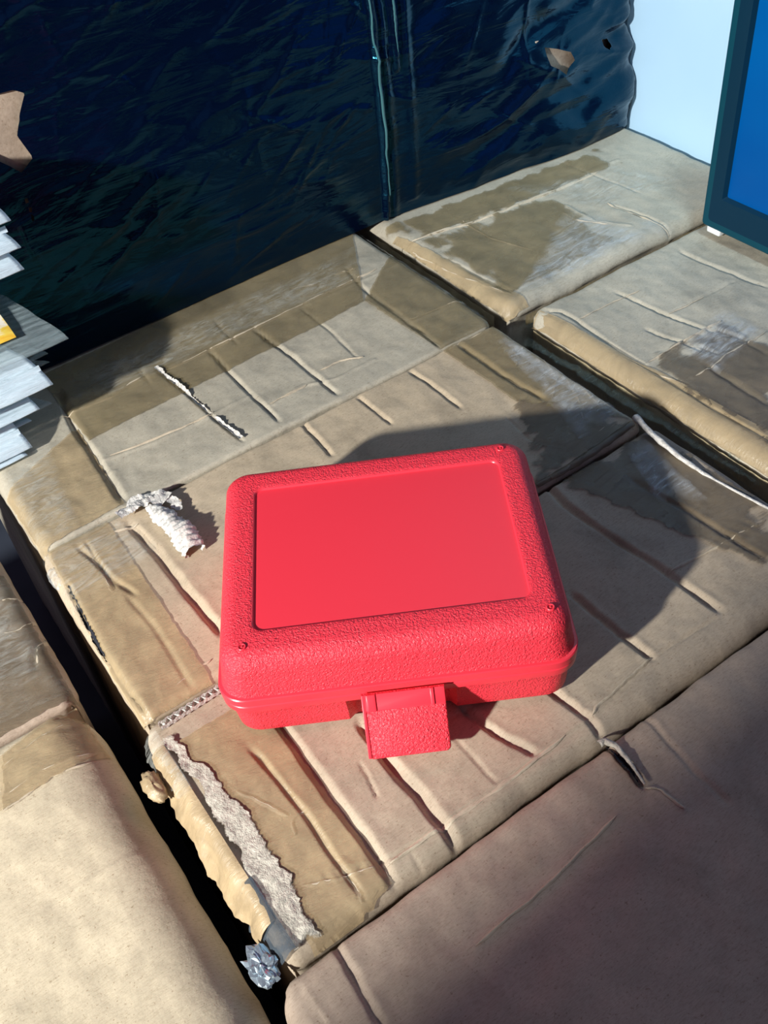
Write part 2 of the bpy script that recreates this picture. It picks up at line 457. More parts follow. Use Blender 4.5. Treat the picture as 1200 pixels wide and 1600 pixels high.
def ribbon(name, line, wl, wr_, mat, parent, zf, ns=60, nv=9, jag=.002, wrk=.0015, lift=.001, drop=None, seed=5, freq=120):
    """a ragged strip along a polyline (x, y); widths wl / wr_ to its left and right (lists are interpolated)"""
    p = resample(line, ns)
    tn = np.gradient(p, axis=0); tn /= np.linalg.norm(tn, axis=1)[:, None]
    nrm = np.stack([-tn[:, 1], tn[:, 0]], 1)
    tt = np.linspace(0, 1, ns)
    L = np.interp(tt, np.linspace(0, 1, len(wl)), wl); R = np.interp(tt, np.linspace(0, 1, len(wr_)), wr_)
    idx = np.arange(ns)
    L = L + jag * 1.5 * fbm(idx * .087 + .21, np.zeros(ns) + 1.37, seed, 2) + .0004 * np.random.RandomState(seed).randn(ns)
    R = R + jag * 1.5 * fbm(idx * .093 + .4, np.zeros(ns) + 7.73, seed + 1, 2) + .0004 * np.random.RandomState(seed + 1).randn(ns)
    v = np.linspace(0, 1, nv)
    off = L[:, None] * (1 - v)[None] - R[:, None] * v[None]
    X = p[:, :1] + nrm[:, :1] * off; Y = p[:, 1:2] + nrm[:, 1:2] * off
    Z = zf(X, Y) + lift + wrk * (.6 + fbm(X * freq, Y * freq, seed + 2, 3))
    if drop is not None: Z = Z + drop(off, tt[:, None])
    V = np.stack([X, Y, Z], -1).reshape(-1, 3)
    fade = np.clip(np.minimum(np.minimum(v, 1 - v)[None] * 4 + .15, np.minimum(tt, 1 - tt)[:, None] * 14 + .1) + .5 * fbm(X * 60, Y * 60, seed + 40, 2), 0, 1)
    return link_mesh(name, V, grid_faces(ns, nv), mat, parent, (float(X.mean()), float(Y.mean()), float(Z.min())), fade=fade)

GR = 'kraft cartons packed edge to edge'
CW, CD = .0040, .0040
c1 = Carton('carton', .044, .5245, .6465, 1.02, .004, KR_G, (.014, .010, .004, .02), .014, [
    ([(0.1408, 0.8511), (0.1301, 0.7875), (0.1273, 0.7221), (0.1237, 0.6560)], .0044, .0050, .7),
    ([(0.2296, 0.8082), (0.2343, 0.7546), (0.2374, 0.6957), (0.2423, 0.6563)], .0022, .0030, .5),
    ([(0.2835, 0.8017), (0.2814, 0.7321), (0.2807, 0.6577)], .0028, .0030, .5),
    ([(0.3358, 0.8010), (0.3423, 0.7314), (0.3429, 0.6554)], .0030, .0032, .9),
    ([(0.3939, 0.8030), (0.3939, 0.7417), (0.3893, 0.6889)], .0022, .0014, .5),
    ([(0.4694, 0.8323), (0.4601, 0.7816), (0.4600, 0.7183), (0.4583, 0.6470)], .0028, .0026, .7),
    ([(0.1338, 0.8028), (0.2505, 0.8074), (0.2975, 0.8005), (0.3812, 0.8053), (0.4861, 0.7990), (0.5314, 0.7997)], .0016, -.0014, -.6),
    ([(0.1331, 0.7182), (0.1817, 0.7091), (0.2372, 0.7080), (0.2806, 0.7095)], .0020, -.0012, -.8),
    ([(0.2913, 0.6824), (0.3246, 0.6909), (0.3552, 0.6765), (0.4009, 0.6784)], .0018, -.0012, -.7),
    ([(0.2229, 0.8538), (0.2163, 0.8243), (0.2148, 0.7917)], .0020, .0016, .5),
    ([(0.3142, 0.8453), (0.3107, 0.8180), (0.3108, 0.7884)], .0020, .0018, .5),
    ([(0.4606, 0.7026), (0.5060, 0.6987), (0.5226, 0.6989)], .0018, -.0012, -.6),
    ([(0.0800, 0.7035), (0.1142, 0.7060), (0.1356, 0.6985)], .0018, -.0010, -.6),
], seed=3)
tag(c1.ob, 'kraft carton against the black wrapped bale, its tape strips meeting in a corner', 'carton', GR)
c2 = Carton('carton', .040, .5245, .4425, .6445, .004, KR, (.012, .010, .008, .004), .012, [
    ([(0.1164, 0.6295), (0.1196, 0.5809), (0.1203, 0.5233), (0.1220, 0.4765)], .0046, .0052, .7),
    ([(0.0719, 0.6309), (0.0767, 0.6050), (0.0798, 0.5804), (0.0880, 0.5524)], .0026, .0026, .7),
    ([(0.0791, 0.6304), (0.0780, 0.5951), (0.0777, 0.5694)], .0020, .0018, .6),
    ([(0.0813, 0.5579), (0.0851, 0.5097), (0.0817, 0.4483)], .0030, .0012, .6),
    ([(0.2961, 0.6537), (0.2953, 0.6215), (0.2927, 0.5879)], .0030, .0030, .8),
    ([(0.3552, 0.6407), (0.3563, 0.6090), (0.3567, 0.5874)], .0026, .0026, .8),
    ([(0.4151, 0.6413), (0.4161, 0.6016), (0.4166, 0.5642)], .0028, .0028, .9),
    ([(0.4733, 0.6403), (0.4737, 0.5794), (0.4796, 0.5241)], .0034, .0034, .9),
    ([(0.0495, 0.5995), (0.0438, 0.5325), (0.0435, 0.4910), (0.0462, 0.4447)], .0020, .0040, .3),
    ([(0.4004, 0.4704), (0.4027, 0.4410)], .0026, .0024, .5),
    ([(0.2512, 0.6485), (0.2893, 0.6561), (0.3641, 0.6517), (0.4628, 0.6429), (0.5120, 0.6450)], .0022, -.0013, -.7),
    ([(0.4397, 0.5296), (0.4342, 0.4891), (0.4491, 0.4652)], .0020, .0012, .6),
], seed=7, flat=(.234, .413, .17))
tag(c2.ob, 'kraft carton with crumpled white torn paper near its left end', 'carton', GR)
c3 = Carton('carton', .036, .533, .2405, .4405, .000, KR_P, (.012, .010, .016, .005), .012, [
    ([(0.1169, 0.3983), (0.1166, 0.3712), (0.1149, 0.3209), (0.1151, 0.2624), (0.1137, 0.2462)], .0046, .0056, .65),
    ([(0.1607, 0.3516), (0.1588, 0.3155), (0.1598, 0.2841), (0.1593, 0.2573), (0.1586, 0.2402)], .0048, .0062, .9),
    ([(0.0906, 0.3792), (0.0936, 0.3511), (0.0954, 0.3179), (0.0935, 0.2738), (0.0947, 0.2504)], .0026, .0026, .5),
    ([(0.1440, 0.3253), (0.1420, 0.3126), (0.1382, 0.2976)], .0016, .0014, .5),
    ([(0.2240, 0.3195), (0.2233, 0.3103), (0.2276, 0.2858), (0.2382, 0.2590)], .0036, .0042, .8),
    ([(0.2041, 0.3081), (0.2045, 0.2813), (0.2044, 0.2578)], .0020, .0010, .6),
    ([(0.2782, 0.2962), (0.2794, 0.2845), (0.2829, 0.2570), (0.2819, 0.2452)], .0036, .0046, 1.0),
    ([(0.3474, 0.3454), (0.3479, 0.2994), (0.3507, 0.2661)], .0034, .0042, 1.0),
    ([(0.4111, 0.4464), (0.4064, 0.4188), (0.4097, 0.3670), (0.4149, 0.3172), (0.4178, 0.2656)], .0036, .0046, 1.0),
    ([(0.4694, 0.4064), (0.4677, 0.3889), (0.4726, 0.3570), (0.4759, 0.3220), (0.4801, 0.2754)], .0026, .0026, .9),
    ([(0.0729, 0.2765), (0.0951, 0.2685), (0.1144, 0.2614), (0.1313, 0.2567), (0.1565, 0.2562), (0.1934, 0.2545), (0.2385, 0.2575), (0.2875, 0.2558), (0.3515, 0.2669), (0.4173, 0.2622)], .0016, .0018, .6),
    ([(0.0872, 0.2706), (0.0994, 0.2714), (0.1130, 0.2635)], .0016, -.0012, -.6),
    ([(0.1239, 0.2551), (0.1119, 0.2516), (0.0886, 0.2449)], .0014, -.0014, -.6),
    ([(0.5153, 0.3050), (0.4594, 0.3122), (0.4160, 0.3163)], .0016, -.0014, -.7),
    ([(0.3695, 0.2716), (0.3190, 0.2702), (0.2827, 0.2661)], .0015, .0008, .5),
    ([(0.1337, 0.2553), (0.1335, 0.2451), (0.1302, 0.2375)], .0020, .0008, .6),
    ([(0.2044, 0.3156), (0.2308, 0.3141), (0.2783, 0.3029)], .0022, .0008, .5),
], seed=12, flat=(.234, .413, .17))
tag(c3.ob, 'kraft carton under the front half of the red case, left edge torn open', 'carton', GR)
e1 = Carton('carton', .545, .918, .652, 1.02, .0045, KR_G, (.016, .012, .014, .02), .016, [
    ([(0.5271, 0.8172), (0.5575, 0.8231), (0.6440, 0.8182), (0.7189, 0.8035), (0.7754, 0.8029), (0.8420, 0.8030)], .0020, -.0018, -.7),
    ([(0.7622, 0.7315), (0.7695, 0.6944), (0.7735, 0.6467)], .0030, .0024, .9),
    ([(0.5586, 0.7780), (0.5638, 0.7295), (0.5696, 0.6745)], .0026, .0022, .6),
    ([(0.7872, 0.8955), (0.7947, 0.8237), (0.8051, 0.7298)], .0022, .0016, .6),
    ([(0.7271, 0.7663), (0.7255, 0.7183), (0.7457, 0.6851)], .0022, -.0014, -.7),
    ([(0.5194, 0.8430), (0.5195, 0.7715), (0.5372, 0.6657)], .0024, .0022, .7),
], seed=21, amp=.003)
tag(e1.ob, 'kraft carton in the back corner between bale, wall and monitor', 'carton', GR)
e2 = Carton('carton', .564, 1.02 - .102, .20, .6465, -.003, KR_G, (.018, .012, .014, .010), .018, [
    ([(0.5670, 0.6516), (0.5904, 0.6206), (0.5888, 0.5707), (0.5878, 0.5047)], .0028, .0026, .9),
    ([(0.6540, 0.6143), (0.6598, 0.5593), (0.6677, 0.5139), (0.6815, 0.4678), (0.6812, 0.4438)], .0026, .0026, .9),
    ([(0.6303, 0.5483), (0.6382, 0.5073), (0.6452, 0.4685)], .0024, .0022, .8),
    ([(0.7570, 0.6242), (0.7577, 0.5819), (0.7625, 0.5378), (0.7679, 0.5168)], .0032, .0024, .8),
    ([(0.6263, 0.4674), (0.6264, 0.4332), (0.6267, 0.3980)], .0026, .0030, .8),
    ([(0.5898, 0.5067), (0.6397, 0.5087), (0.6880, 0.5067)], .0020, -.0018, -.6),
    ([(0.6048, 0.4637), (0.6309, 0.4632), (0.6493, 0.4675), (0.6770, 0.4677), (0.7076, 0.4660)], .0020, -.0016, -.6),
    ([(0.6646, 0.5504), (0.7096, 0.5465), (0.7535, 0.5447)], .0026, .0014, .5),
    ([(0.5855, 0.5106), (0.5853, 0.4478), (0.5881, 0.3655)], .0022, .0024, .6),
], seed=26, amp=.003)
tag(e2.ob, 'kraft carton in front of the monitor, cream and dark green film along its edge', 'carton', GR)
d1 = Carton('carton', -.44, .016, .503, .80, -.010, KR_B, (.012, .014, .006, .012), .016, [
    ([(-0.0003, 0.6318), (0.0134, 0.6247), (0.0272, 0.6177)], .0022, -.0016, -.6),
    ([(-0.0107, 0.6026), (0.0039, 0.5989), (0.0201, 0.6022)], .0020, -.0016, -.6),
    ([(0.0222, 0.5840), (0.0059, 0.5692), (-0.0031, 0.5458)], .0022, .0026, .6),
], seed=33, amp=.003)
tag(d1.ob, 'brown carton at the photo left edge, cut off, frayed corner over the dark gap', 'carton', GR)
d2 = Carton('carton', -.44, .016, .04, .4995, -.004, KR_C, (.012, .040, .012, .012), .030, [
    ([(-0.0958, 0.3562), (-0.0536, 0.3631), (-0.0050, 0.3637)], .0024, -.0010, -.6),
    ([(-0.0612, 0.4538), (-0.0330, 0.4559), (0.0080, 0.4520)], .0020, -.0010, -.6),
    ([(-0.0519, 0.4801), (-0.0170, 0.4849), (0.0180, 0.4752)], .0022, .0014, .6),
], seed=38, amp=.0022)
tag(d2.ob, 'clean cream kraft carton in the lower left corner with a rounded edge', 'carton', GR)
fc = Carton('carton', .022, .555, -.03, .2390, -.003, KR_B, (.016, .012, .012, .010), .016, [
    ([(0.0652, 0.2444), (0.0660, 0.2346), (0.0633, 0.1973), (0.0634, 0.1832)], .0034, .0034, .9),
    ([(0.0360, 0.2306), (0.0359, 0.2187), (0.0366, 0.2032)], .0028, .0026, .8),
    ([(0.2801, 0.2453), (0.2808, 0.2337), (0.2798, 0.2154), (0.2771, 0.2014)], .0030, .0080, .3),
    ([(0.3159, 0.2415), (0.3124, 0.2136), (0.3091, 0.1865), (0.3088, 0.1599)], .0026, .0016, .6),
    ([(0.2494, 0.1968), (0.2129, 0.1934), (0.1827, 0.1891), (0.1306, 0.1875)], .0024, -.0010, -.6),
    ([(0.2771, 0.2014), (0.2804, 0.1965), (0.2853, 0.1744)], .0016, -.0010, -.6),
], seed=44, amp=.0028)
tag(fc.ob, 'shaded brown carton in the lower right corner with a slit in its top', 'carton', GR)

# ---- tape and film on the cartons
patch('tape_strip', c1, [(0.1335, 0.7511), (0.4481, 0.7652), (0.5183, 0.8928), (0.1327, 0.8787)], TAPE, n=(110, 24), seed=1)
patch('tape_strip', c1, [(0.4481, 0.7652), (0.4564, 0.6446), (0.5184, 0.6449), (0.5200, 0.8196)], TAPE, n=(60, 24), seed=2)
patch('tape_strip', c1, [(0.0447, 0.7336), (0.0449, 0.6479), (0.1240, 0.6527), (0.1322, 0.7784)], TAPE_T, n=(30, 40), seed=3)
patch('tape_strip', c2, [(0.4561, 0.6421), (0.4591, 0.5386), (0.5175, 0.4553), (0.5166, 0.6407)], TAPE, n=(60, 30), seed=4)
patch('tape_strip', c2, [(0.4570, 0.5502), (0.3973, 0.4427), (0.5117, 0.4457), (0.5267, 0.4763)], TAPE_DR, n=(40, 30), seed=5)
patch('tape_strip', c2, [(0.0491, 0.6444), (0.1033, 0.6464), (0.0963, 0.4387), (0.0370, 0.4336)], TAPE_T, n=(40, 60), seed=6)
patch('tape_strip', c3, [(0.0505, 0.4153), (0.1165, 0.4156), (0.1144, 0.2472), (0.0545, 0.2337)], TAPE_T, n=(60, 50), seed=7)
patch('tape_strip', c3, [(0.4076, 0.4544), (0.5240, 0.4559), (0.5281, 0.3033), (0.4773, 0.2556)], TAPE_DR, n=(60, 30), seed=8)
patch('tape_strip', e1, [(0.5565, 0.8278), (0.7448, 0.8075), (0.7127, 0.6565), (0.5614, 0.6648)], TAPE_R, n=(60, 40), seed=9)
patch('tape_strip', e1, [(0.5233, 0.8637), (0.5425, 0.6425), (0.5739, 0.6500), (0.5509, 0.8504)], TAPE_T, n=(60, 14), seed=10)
patch('tape_strip', e1, [(0.5433, 0.8773), (0.8631, 0.8411), (0.8415, 0.7919), (0.5452, 0.8182)], TAPE_R, n=(60, 14), seed=11)
patch('tape_strip', e2, [(0.5847, 0.5180), (0.6880, 0.5067), (0.6976, 0.4357), (0.5810, 0.3400)], TAPE_DR, n=(40, 40), seed=12)
patch('tape_strip', e2, [(0.5509, 0.6406), (0.5779, 0.6399), (0.5983, 0.3674), (0.5644, 0.3391)], TAPE_T, n=(90, 14), seed=13)
patch('tape_strip', d1, [(-.20, .506), (.012, .506), (.012, .66), (-.20, .66)], TAPE_D, n=(60, 50), seed=15)
patch('clear_film', d1, [(-.12, .52), (.014, .51), (.014, .70), (-.12, .70)], FILM, n=(60, 60), lift=.002, wr=.001, seed=29)
patch('tape_strip', d2, [(-0.0501, 0.4850), (0.0088, 0.5005), (0.0134, 0.4477), (-0.0645, 0.4446)], TAPE_T, n=(40, 24), seed=14)
patch('clear_film', c1, [(0.1275, 0.7985), (0.4912, 0.8028), (0.5056, 0.8610), (0.1324, 0.8519)], FILM, n=(110, 20), lift=.002, wr=.0008, seed=21)
patch('clear_film', c2, [(0.4991, 0.6099), (0.4647, 0.4625), (0.5169, 0.4547), (0.5166, 0.6407)], FILM_W, n=(60, 24), lift=.002, wr=.001, seed=22)
patch('clear_film', c2, [(0.0428, 0.6424), (0.1283, 0.6491), (0.1228, 0.5756), (0.0392, 0.5678)], FILM, n=(50, 30), lift=.002, wr=.001, seed=23)
patch('clear_film', c1, [(0.0522, 0.7647), (0.1031, 0.7775), (0.0829, 0.6462), (0.0449, 0.6479)], FILM, n=(30, 40), lift=.002, wr=.001, seed=24)
patch('clear_film', c3, [(0.4885, 0.4369), (0.5122, 0.4381), (0.4929, 0.3425), (0.4628, 0.3681)], FILM_W, n=(30, 40), lift=.002, wr=.0006, seed=25)
patch('clear_film', e1, [(0.7149, 0.7582), (0.7817, 0.6498), (0.5837, 0.6613), (0.5585, 0.6613)], FILM_W, n=(50, 30), lift=.0024, wr=.001, seed=26)
patch('clear_film', e1, [(0.6925, 0.8427), (0.8259, 0.7919), (0.8688, 0.7126), (0.7499, 0.7138)], FILM, n=(50, 30), lift=.0024, wr=.001, seed=27)
patch('clear_film', e2, [(0.6249, 0.5084), (0.7104, 0.5228), (0.7084, 0.4667), (0.6224, 0.4518)], FILM_W, n=(50, 30), lift=.0024, wr=.001, seed=28)
# ---- long edge films of the right-hand cartons
ribbon('edge_film', [(0.5470, 0.6264), (0.5523, 0.5608), (0.5553, 0.4806), (0.5581, 0.4081), (0.5606, 0.3423)], [.004, .005, .004], [.006, .007, .006], FILM_G, e2.ob, e2.h, 120, 7, .002, .002, .0015, seed=31)
ribbon('edge_tape', [(.5665, .628), (.5665, .50), (.566, .40), (.566, .30)], [.0, .0], [.011, .010, .013, .010], TAPE_L, e2.ob,
       lambda X, Y: np.full(X.shape, -.019), 90, 5, .002, .001, 0, drop=lambda o, t: -.012 * (1 + o / .011) * 0 , seed=32) if False else None
def side_strip(name, x, ys, z0s, z1s, mat, parent, out, seed, ns=110, nv=7, axis='x'):
    """a tape strip on a carton's side face: ragged lower edge"""
    yy = np.linspace(ys[0], ys[1], ns); tt = np.linspace(0, 1, ns)
    z0 = np.interp(tt, np.linspace(0, 1, len(z0s)), z0s) + .0015 * fbm(yy * 60, yy * 0, seed); z1 = np.interp(tt, np.linspace(0, 1, len(z1s)), z1s) + .004 * fbm(yy * 35, yy * 0 + 3, seed)
    v = np.linspace(0, 1, nv); Z = z0[:, None] * (1 - v) + z1[:, None] * v
    A = np.repeat(yy[:, None], nv, 1)
    B = x + out * (.0045 + .0015 * fbm(A * 50, Z * 50, seed + 1))
    V = np.stack([B, A, Z] if axis == 'x' else [A, B, Z], -1).reshape(-1, 3)
    return link_mesh(name, V, grid_faces(ns, nv), mat, parent, tuple(V.mean(0)))
side_strip('edge_tape', .564, (.630, .215), [-.014, -.013], [-.028, -.030, -.026, -.034, -.030], TAPE_L, e2.ob, -1, 41)
side_strip('edge_tape', .545, (.880, .668), [-.008, -.008], [-.026, -.030, -.034], TAPE_L, e1.ob, -1, 42)
side_strip('edge_tape', .652, (.565, .900), [-.008, -.008], [-.020, -.022], TAPE, e1.ob, -1, 43, axis='y')
ribbon('edge_film', [(.5215, .66), (.5215, .70), (.5215, .76), (.521, .88)], [.005, .004], [.006, .009, .004], FILM, c1.ob, c1.h, 80, 7, .002, .002, .0015, seed=33)
ribbon('edge_film', [(0.5099, 0.6182), (0.5115, 0.5918), (0.5131, 0.5188), (0.5152, 0.4723)], [.002, .003], [.004, .010, .006], FILM_W, c2.ob, c2.h, 90, 7, .002, .002, .0015, seed=34)

# ---- sharp folded lines pressed into the board and its tape
CRM = kraft('crease_line', (.53, .45, .335), .9, .6, .3)
def crease_line(car, line, rad=.0008, seed=1, zoff=.0004):
    p = np.array(wob(line, .0014, 18, seed)); ns = max(16, int(np.linalg.norm(np.diff(p, axis=0), axis=1).sum() / .0022))
    p = resample(p, ns); tn = np.gradient(p, axis=0); tn /= np.linalg.norm(tn, axis=1)[:, None]
    nrm = np.stack([-tn[:, 1], tn[:, 0]], 1); tt = np.linspace(0, 1, ns)
    r = rad * (.75 + .8 * perlin(tt * ns * .13, tt * 0, seed + 3)) * np.clip(np.minimum(tt, 1 - tt) / .1 + .15, 0, 1)
    X = p[:, :1] + nrm[:, :1] * r[:, None] * np.array([-2.6, -1.0, 0, 1.0, 2.6]); Y = p[:, 1:] + nrm[:, 1:] * r[:, None] * np.array([-2.6, -1.0, 0, 1.0, 2.6])
    X = np.clip(X, car.x0 + .001, car.x1 - .001); Y = np.clip(Y, car.y0 + .001, car.y1 - .001)
    Z = car.h(X, Y) + .0014 + zoff * 0 - .0004 + r[:, None] * np.array([-1.6, .2, .7, .2, -1.6])
    return link_mesh('crease_line', np.stack([X, Y, Z], -1).reshape(-1, 3), grid_faces(ns, 5), CRM, car.ob, (float(X.mean()), float(Y.mean()), float(Z.mean())))
for k, (car, ln, rd) in enumerate((
    (c3, [(0.0692, 0.2778), (0.0887, 0.2679), (0.1143, 0.2599)], .0008), (c3, [(0.1169, 0.2568), (0.1469, 0.2572), (0.1709, 0.2553), (0.2206, 0.2550), (0.2621, 0.2578)], .0008),
    (c3, [(0.0682, 0.3569), (0.0769, 0.3426), (0.0860, 0.3214)], .0009), 
    (c3, [(0.0949, 0.2738), (0.0951, 0.2531), (0.0923, 0.2469)], .0007), (c3, [(0.1098, 0.3198), (0.0868, 0.3180), (0.0825, 0.3071)], .0006),
    (c3, [(0.2866, 0.2579), (0.2965, 0.2616), (0.3515, 0.2669)], .0006), (c3, [(0.5108, 0.3043), (0.4569, 0.3099), (0.4169, 0.3139)], .0006),
    (c1, [(0.1280, 0.8030), (0.1749, 0.7983), (0.2148, 0.8078)], .0008), (c1, [(0.2370, 0.8016), (0.3122, 0.8003), (0.4173, 0.8086), (0.4924, 0.8069)], .0011), (c1, [(0.1398, 0.7192), (0.1871, 0.7137), (0.2395, 0.7084)], .0008),
    (c1, [(0.2877, 0.6856), (0.3293, 0.6880)], .0007), (c1, [(0.3513, 0.6987), (0.3746, 0.6994), (0.3947, 0.6881)], .0006), (c1, [(0.4041, 0.8391), (0.4266, 0.8297), (0.4521, 0.8312), (0.4796, 0.8225)], .0006),
    (c1, [(0.2220, 0.8518), (0.2171, 0.8306), (0.2152, 0.8115)], .0006), (c1, [(0.4639, 0.7071), (0.4998, 0.7014), (0.5250, 0.6967)], .0006),
    (c2, [(0.0770, 0.6322), (0.0771, 0.5931), (0.0743, 0.5679)], .0007), (c2, [(0.0728, 0.6357), (0.0962, 0.6302), (0.1227, 0.6242)], .0007), (c2, [(0.0714, 0.4552), (0.0888, 0.4589), (0.1052, 0.4601)], .0006),
    (c2, [(0.5204, 0.5702), (0.5097, 0.5406), (0.4847, 0.5196)], .0006), (c2, [(0.5162, 0.5349), (0.5028, 0.5035), (0.4877, 0.4816)], .0006), (c2, [(0.5183, 0.5203), (0.5122, 0.4891), (0.5022, 0.4746)], .0005),
    (c2, [(0.5061, 0.5994), (0.5036, 0.5854), (0.4909, 0.5769)], .0005), (c2, [(0.4647, 0.4625), (0.4805, 0.4597), (0.5073, 0.4643)], .0006), (c2, [(0.4610, 0.6404), (0.4921, 0.6401), (0.5136, 0.6391)], .0008),
    (e1, [(0.5493, 0.8277), (0.6595, 0.8075), (0.7725, 0.7997), (0.8056, 0.7973)], .0011), (e1, [(0.5471, 0.8186), (0.5503, 0.7462), (0.5661, 0.6704)], .0008), (e1, [(0.7626, 0.7378), (0.7679, 0.6927), (0.7729, 0.6515)], .0009),
    (e1, [(0.7147, 0.7610), (0.7119, 0.7341), (0.7299, 0.7030)], .0006), (e1, [(0.6207, 0.8236), (0.6228, 0.7697), (0.6396, 0.7204)], .0005),
    (e2, [(0.5932, 0.5076), (0.6397, 0.5087), (0.6880, 0.5067)], .0009), (e2, [(0.6048, 0.4637), (0.6309, 0.4632), (0.6493, 0.4675), (0.6770, 0.4677), (0.7054, 0.4680)], .0009),
    (e2, [(0.5825, 0.5199), (0.5860, 0.4869), (0.5933, 0.4590)], .0007), (e2, [(0.7096, 0.5465), (0.6646, 0.5504)], .0005), (e2, [(0.5937, 0.6010), (0.6419, 0.6019), (0.6725, 0.5970)], .0004),
    (d2, [(-0.0598, 0.4527), (-0.0330, 0.4559), (0.0080, 0.4520)], .0007), (d2, [(-0.0631, 0.4435), (-0.0313, 0.4484), (0.0003, 0.4453)], .0005), (d2, [(-0.0513, 0.4765), (-0.0227, 0.4828), (-0.0001, 0.4848)], .0010),
    (d1, [(0.0013, 0.6304), (0.0141, 0.6267), (0.0276, 0.6217)], .0008), (d1, [(-0.0102, 0.5982), (0.0015, 0.5927), (0.0177, 0.6000)], .0008), (d1, [(0.0210, 0.5809), (0.0067, 0.5686), (-0.0008, 0.5477)], .0012),
    (fc, [(0.2773, 0.2000), (0.2835, 0.1940), (0.2853, 0.1744)], .0006), (fc, [(0.1306, 0.1875), (0.1827, 0.1891), (0.2494, 0.1968)], .0006))):
    crease_line(car, ln, rd, 200 + k)

# ---- torn parts
def tube_strip(name, line, zc, rad, mat, parent, ns=70, nr=12, flute=.0, nf=20, seed=1, squash=.7, lo=-.2, hi=1.2):
    p = resample(line, ns); tn = np.gradient(p, axis=0); tn /= np.linalg.norm(tn, axis=1)[:, None]
    nrm = np.stack([-tn[:, 1], tn[:, 0]], 1); tt = np.linspace(0, 1, ns)
    R = np.interp(tt, np.linspace(0, 1, len(rad)), rad)
    Zc = np.interp(tt, np.linspace(0, 1, len(zc)), zc)
    th = np.linspace(lo * np.pi, hi * np.pi, nr)
    rr = R[:, None] * (1 + flute * np.sin(tt * nf * 2 * np.pi)[:, None] + .34 * fbm(tt[:, None] * 8 + th[None] * .6, th[None] * 1.6 + tt[:, None] * 0, seed, 3))
    o = rr * np.cos(th)[None]; z = Zc[:, None] + rr * np.sin(th)[None] * squash
    V = np.stack([p[:, :1] + nrm[:, :1] * o, p[:, 1:2] + nrm[:, 1:2] * o, z], -1).reshape(-1, 3)
    return link_mesh(name, V, grid_faces(ns, nr), mat, parent, tuple(V.mean(0)))
tp = tube_strip('torn_paper_roll', [(0.1392, 0.6339), (0.1427, 0.6093), (0.1457, 0.5858), (0.1444, 0.5594)], [.006, .009, .011, .009], [.004, .0080, .0085, .0105, .0085], PAPER, c2.ob, 110, 18, .09, 13, 3)
tag(tp, 'crumpled white torn paper curl', None)
ribbon('torn_paper', [(0.1119, 0.6366), (0.1325, 0.6439), (0.1474, 0.6434), (0.1533, 0.6282)], [.005, .008, .006], [.006, .009, .010], PAPER, c2.ob, c2.h, 50, 9, .003, .003, .0052, seed=51)
ribbon('torn_paper', [(0.1541, 0.6346), (0.1558, 0.6210), (0.1566, 0.6105)], [.003, .006, .003], [.002, .003, .002], PAPER, c2.ob, c2.h, 30, 7, .002, .002, .0045, seed=52)
ribbon('torn_crease', [(0.2296, 0.8110), (0.2352, 0.7564), (0.2383, 0.6974), (0.2423, 0.6586)], [.0032, .0016, .0012, .0022], [.002, .0016, .0012, .002], PAPER, c1.ob, c1.h, 80, 5, .0016, .0016, .0022, seed=53)
# raw corrugated edge where the carton's flap was cut
def flute_edge(name, a, b, z, parent, amp=.0018, nf=9, hgt=.004):
    a, b = np.array(a), np.array(b); n = nf * 10; t = np.linspace(0, 1, n)
    d = (b - a) / np.linalg.norm(b - a); nr = np.array([-d[1], d[0]])
    c = a + (b - a) * t[:, None] + nr * (amp * np.sin(t * nf * 2 * np.pi + 1.6 * perlin(t * 7, t * 0, 5)) * (.8 + .5 * perlin(t * 9, t * 0 + 2, 6)))[:, None]
    V = []
    for k, (off, zz) in enumerate(((0, 0), (0, hgt))):
        V += [(p[0], p[1], z + zz) for p in c]
    F = [(i, i + 1, n + i + 1, n + i) for i in range(n - 1)]
    q = len(V)
    for sgn in (-1, 1):
        base = len(V)
        c2_ = a + (b - a) * t[:, None] + nr * sgn * (amp + .0006)
        for zz in (0, hgt): V += [(p[0], p[1], z + zz + .0006 * math.sin(i * .6)) for i, p in enumerate(c2_)]
        F += [(base + i, base + i + 1, base + n + i + 1, base + n + i) for i in range(n - 1)]
    return link_mesh(name, V, F, PAPER, parent, tuple(np.mean(np.array(V), 0)))
fa, fb = [(0.0497, 0.4321), (0.0982, 0.4339)]
flute_edge('corrugated_edge', fa, fb, .0015, c2.ob)
# rolled dark edge to the right of the case
tube_strip('rolled_edge', [(0.4025, 0.4462), (0.4303, 0.4446), (0.4675, 0.4460), (0.5145, 0.4500)], [.003, .004], [.0022, .0035, .003], TAPE_D, c2.ob, 60, 10, .05, 6, 8, .9)
# white torn liner edge along the right gap
tube_strip('torn_liner_edge', [(0.5222, 0.4546), (0.5166, 0.4281), (0.5137, 0.3964), (0.5142, 0.3693), (0.5180, 0.3396), (0.5226, 0.3028)], [.005, .004, .002, .003], [.0030, .0026, .0020, .0012, .0012], PAPER, c3.ob, 90, 8, .08, 9, 9, .8)
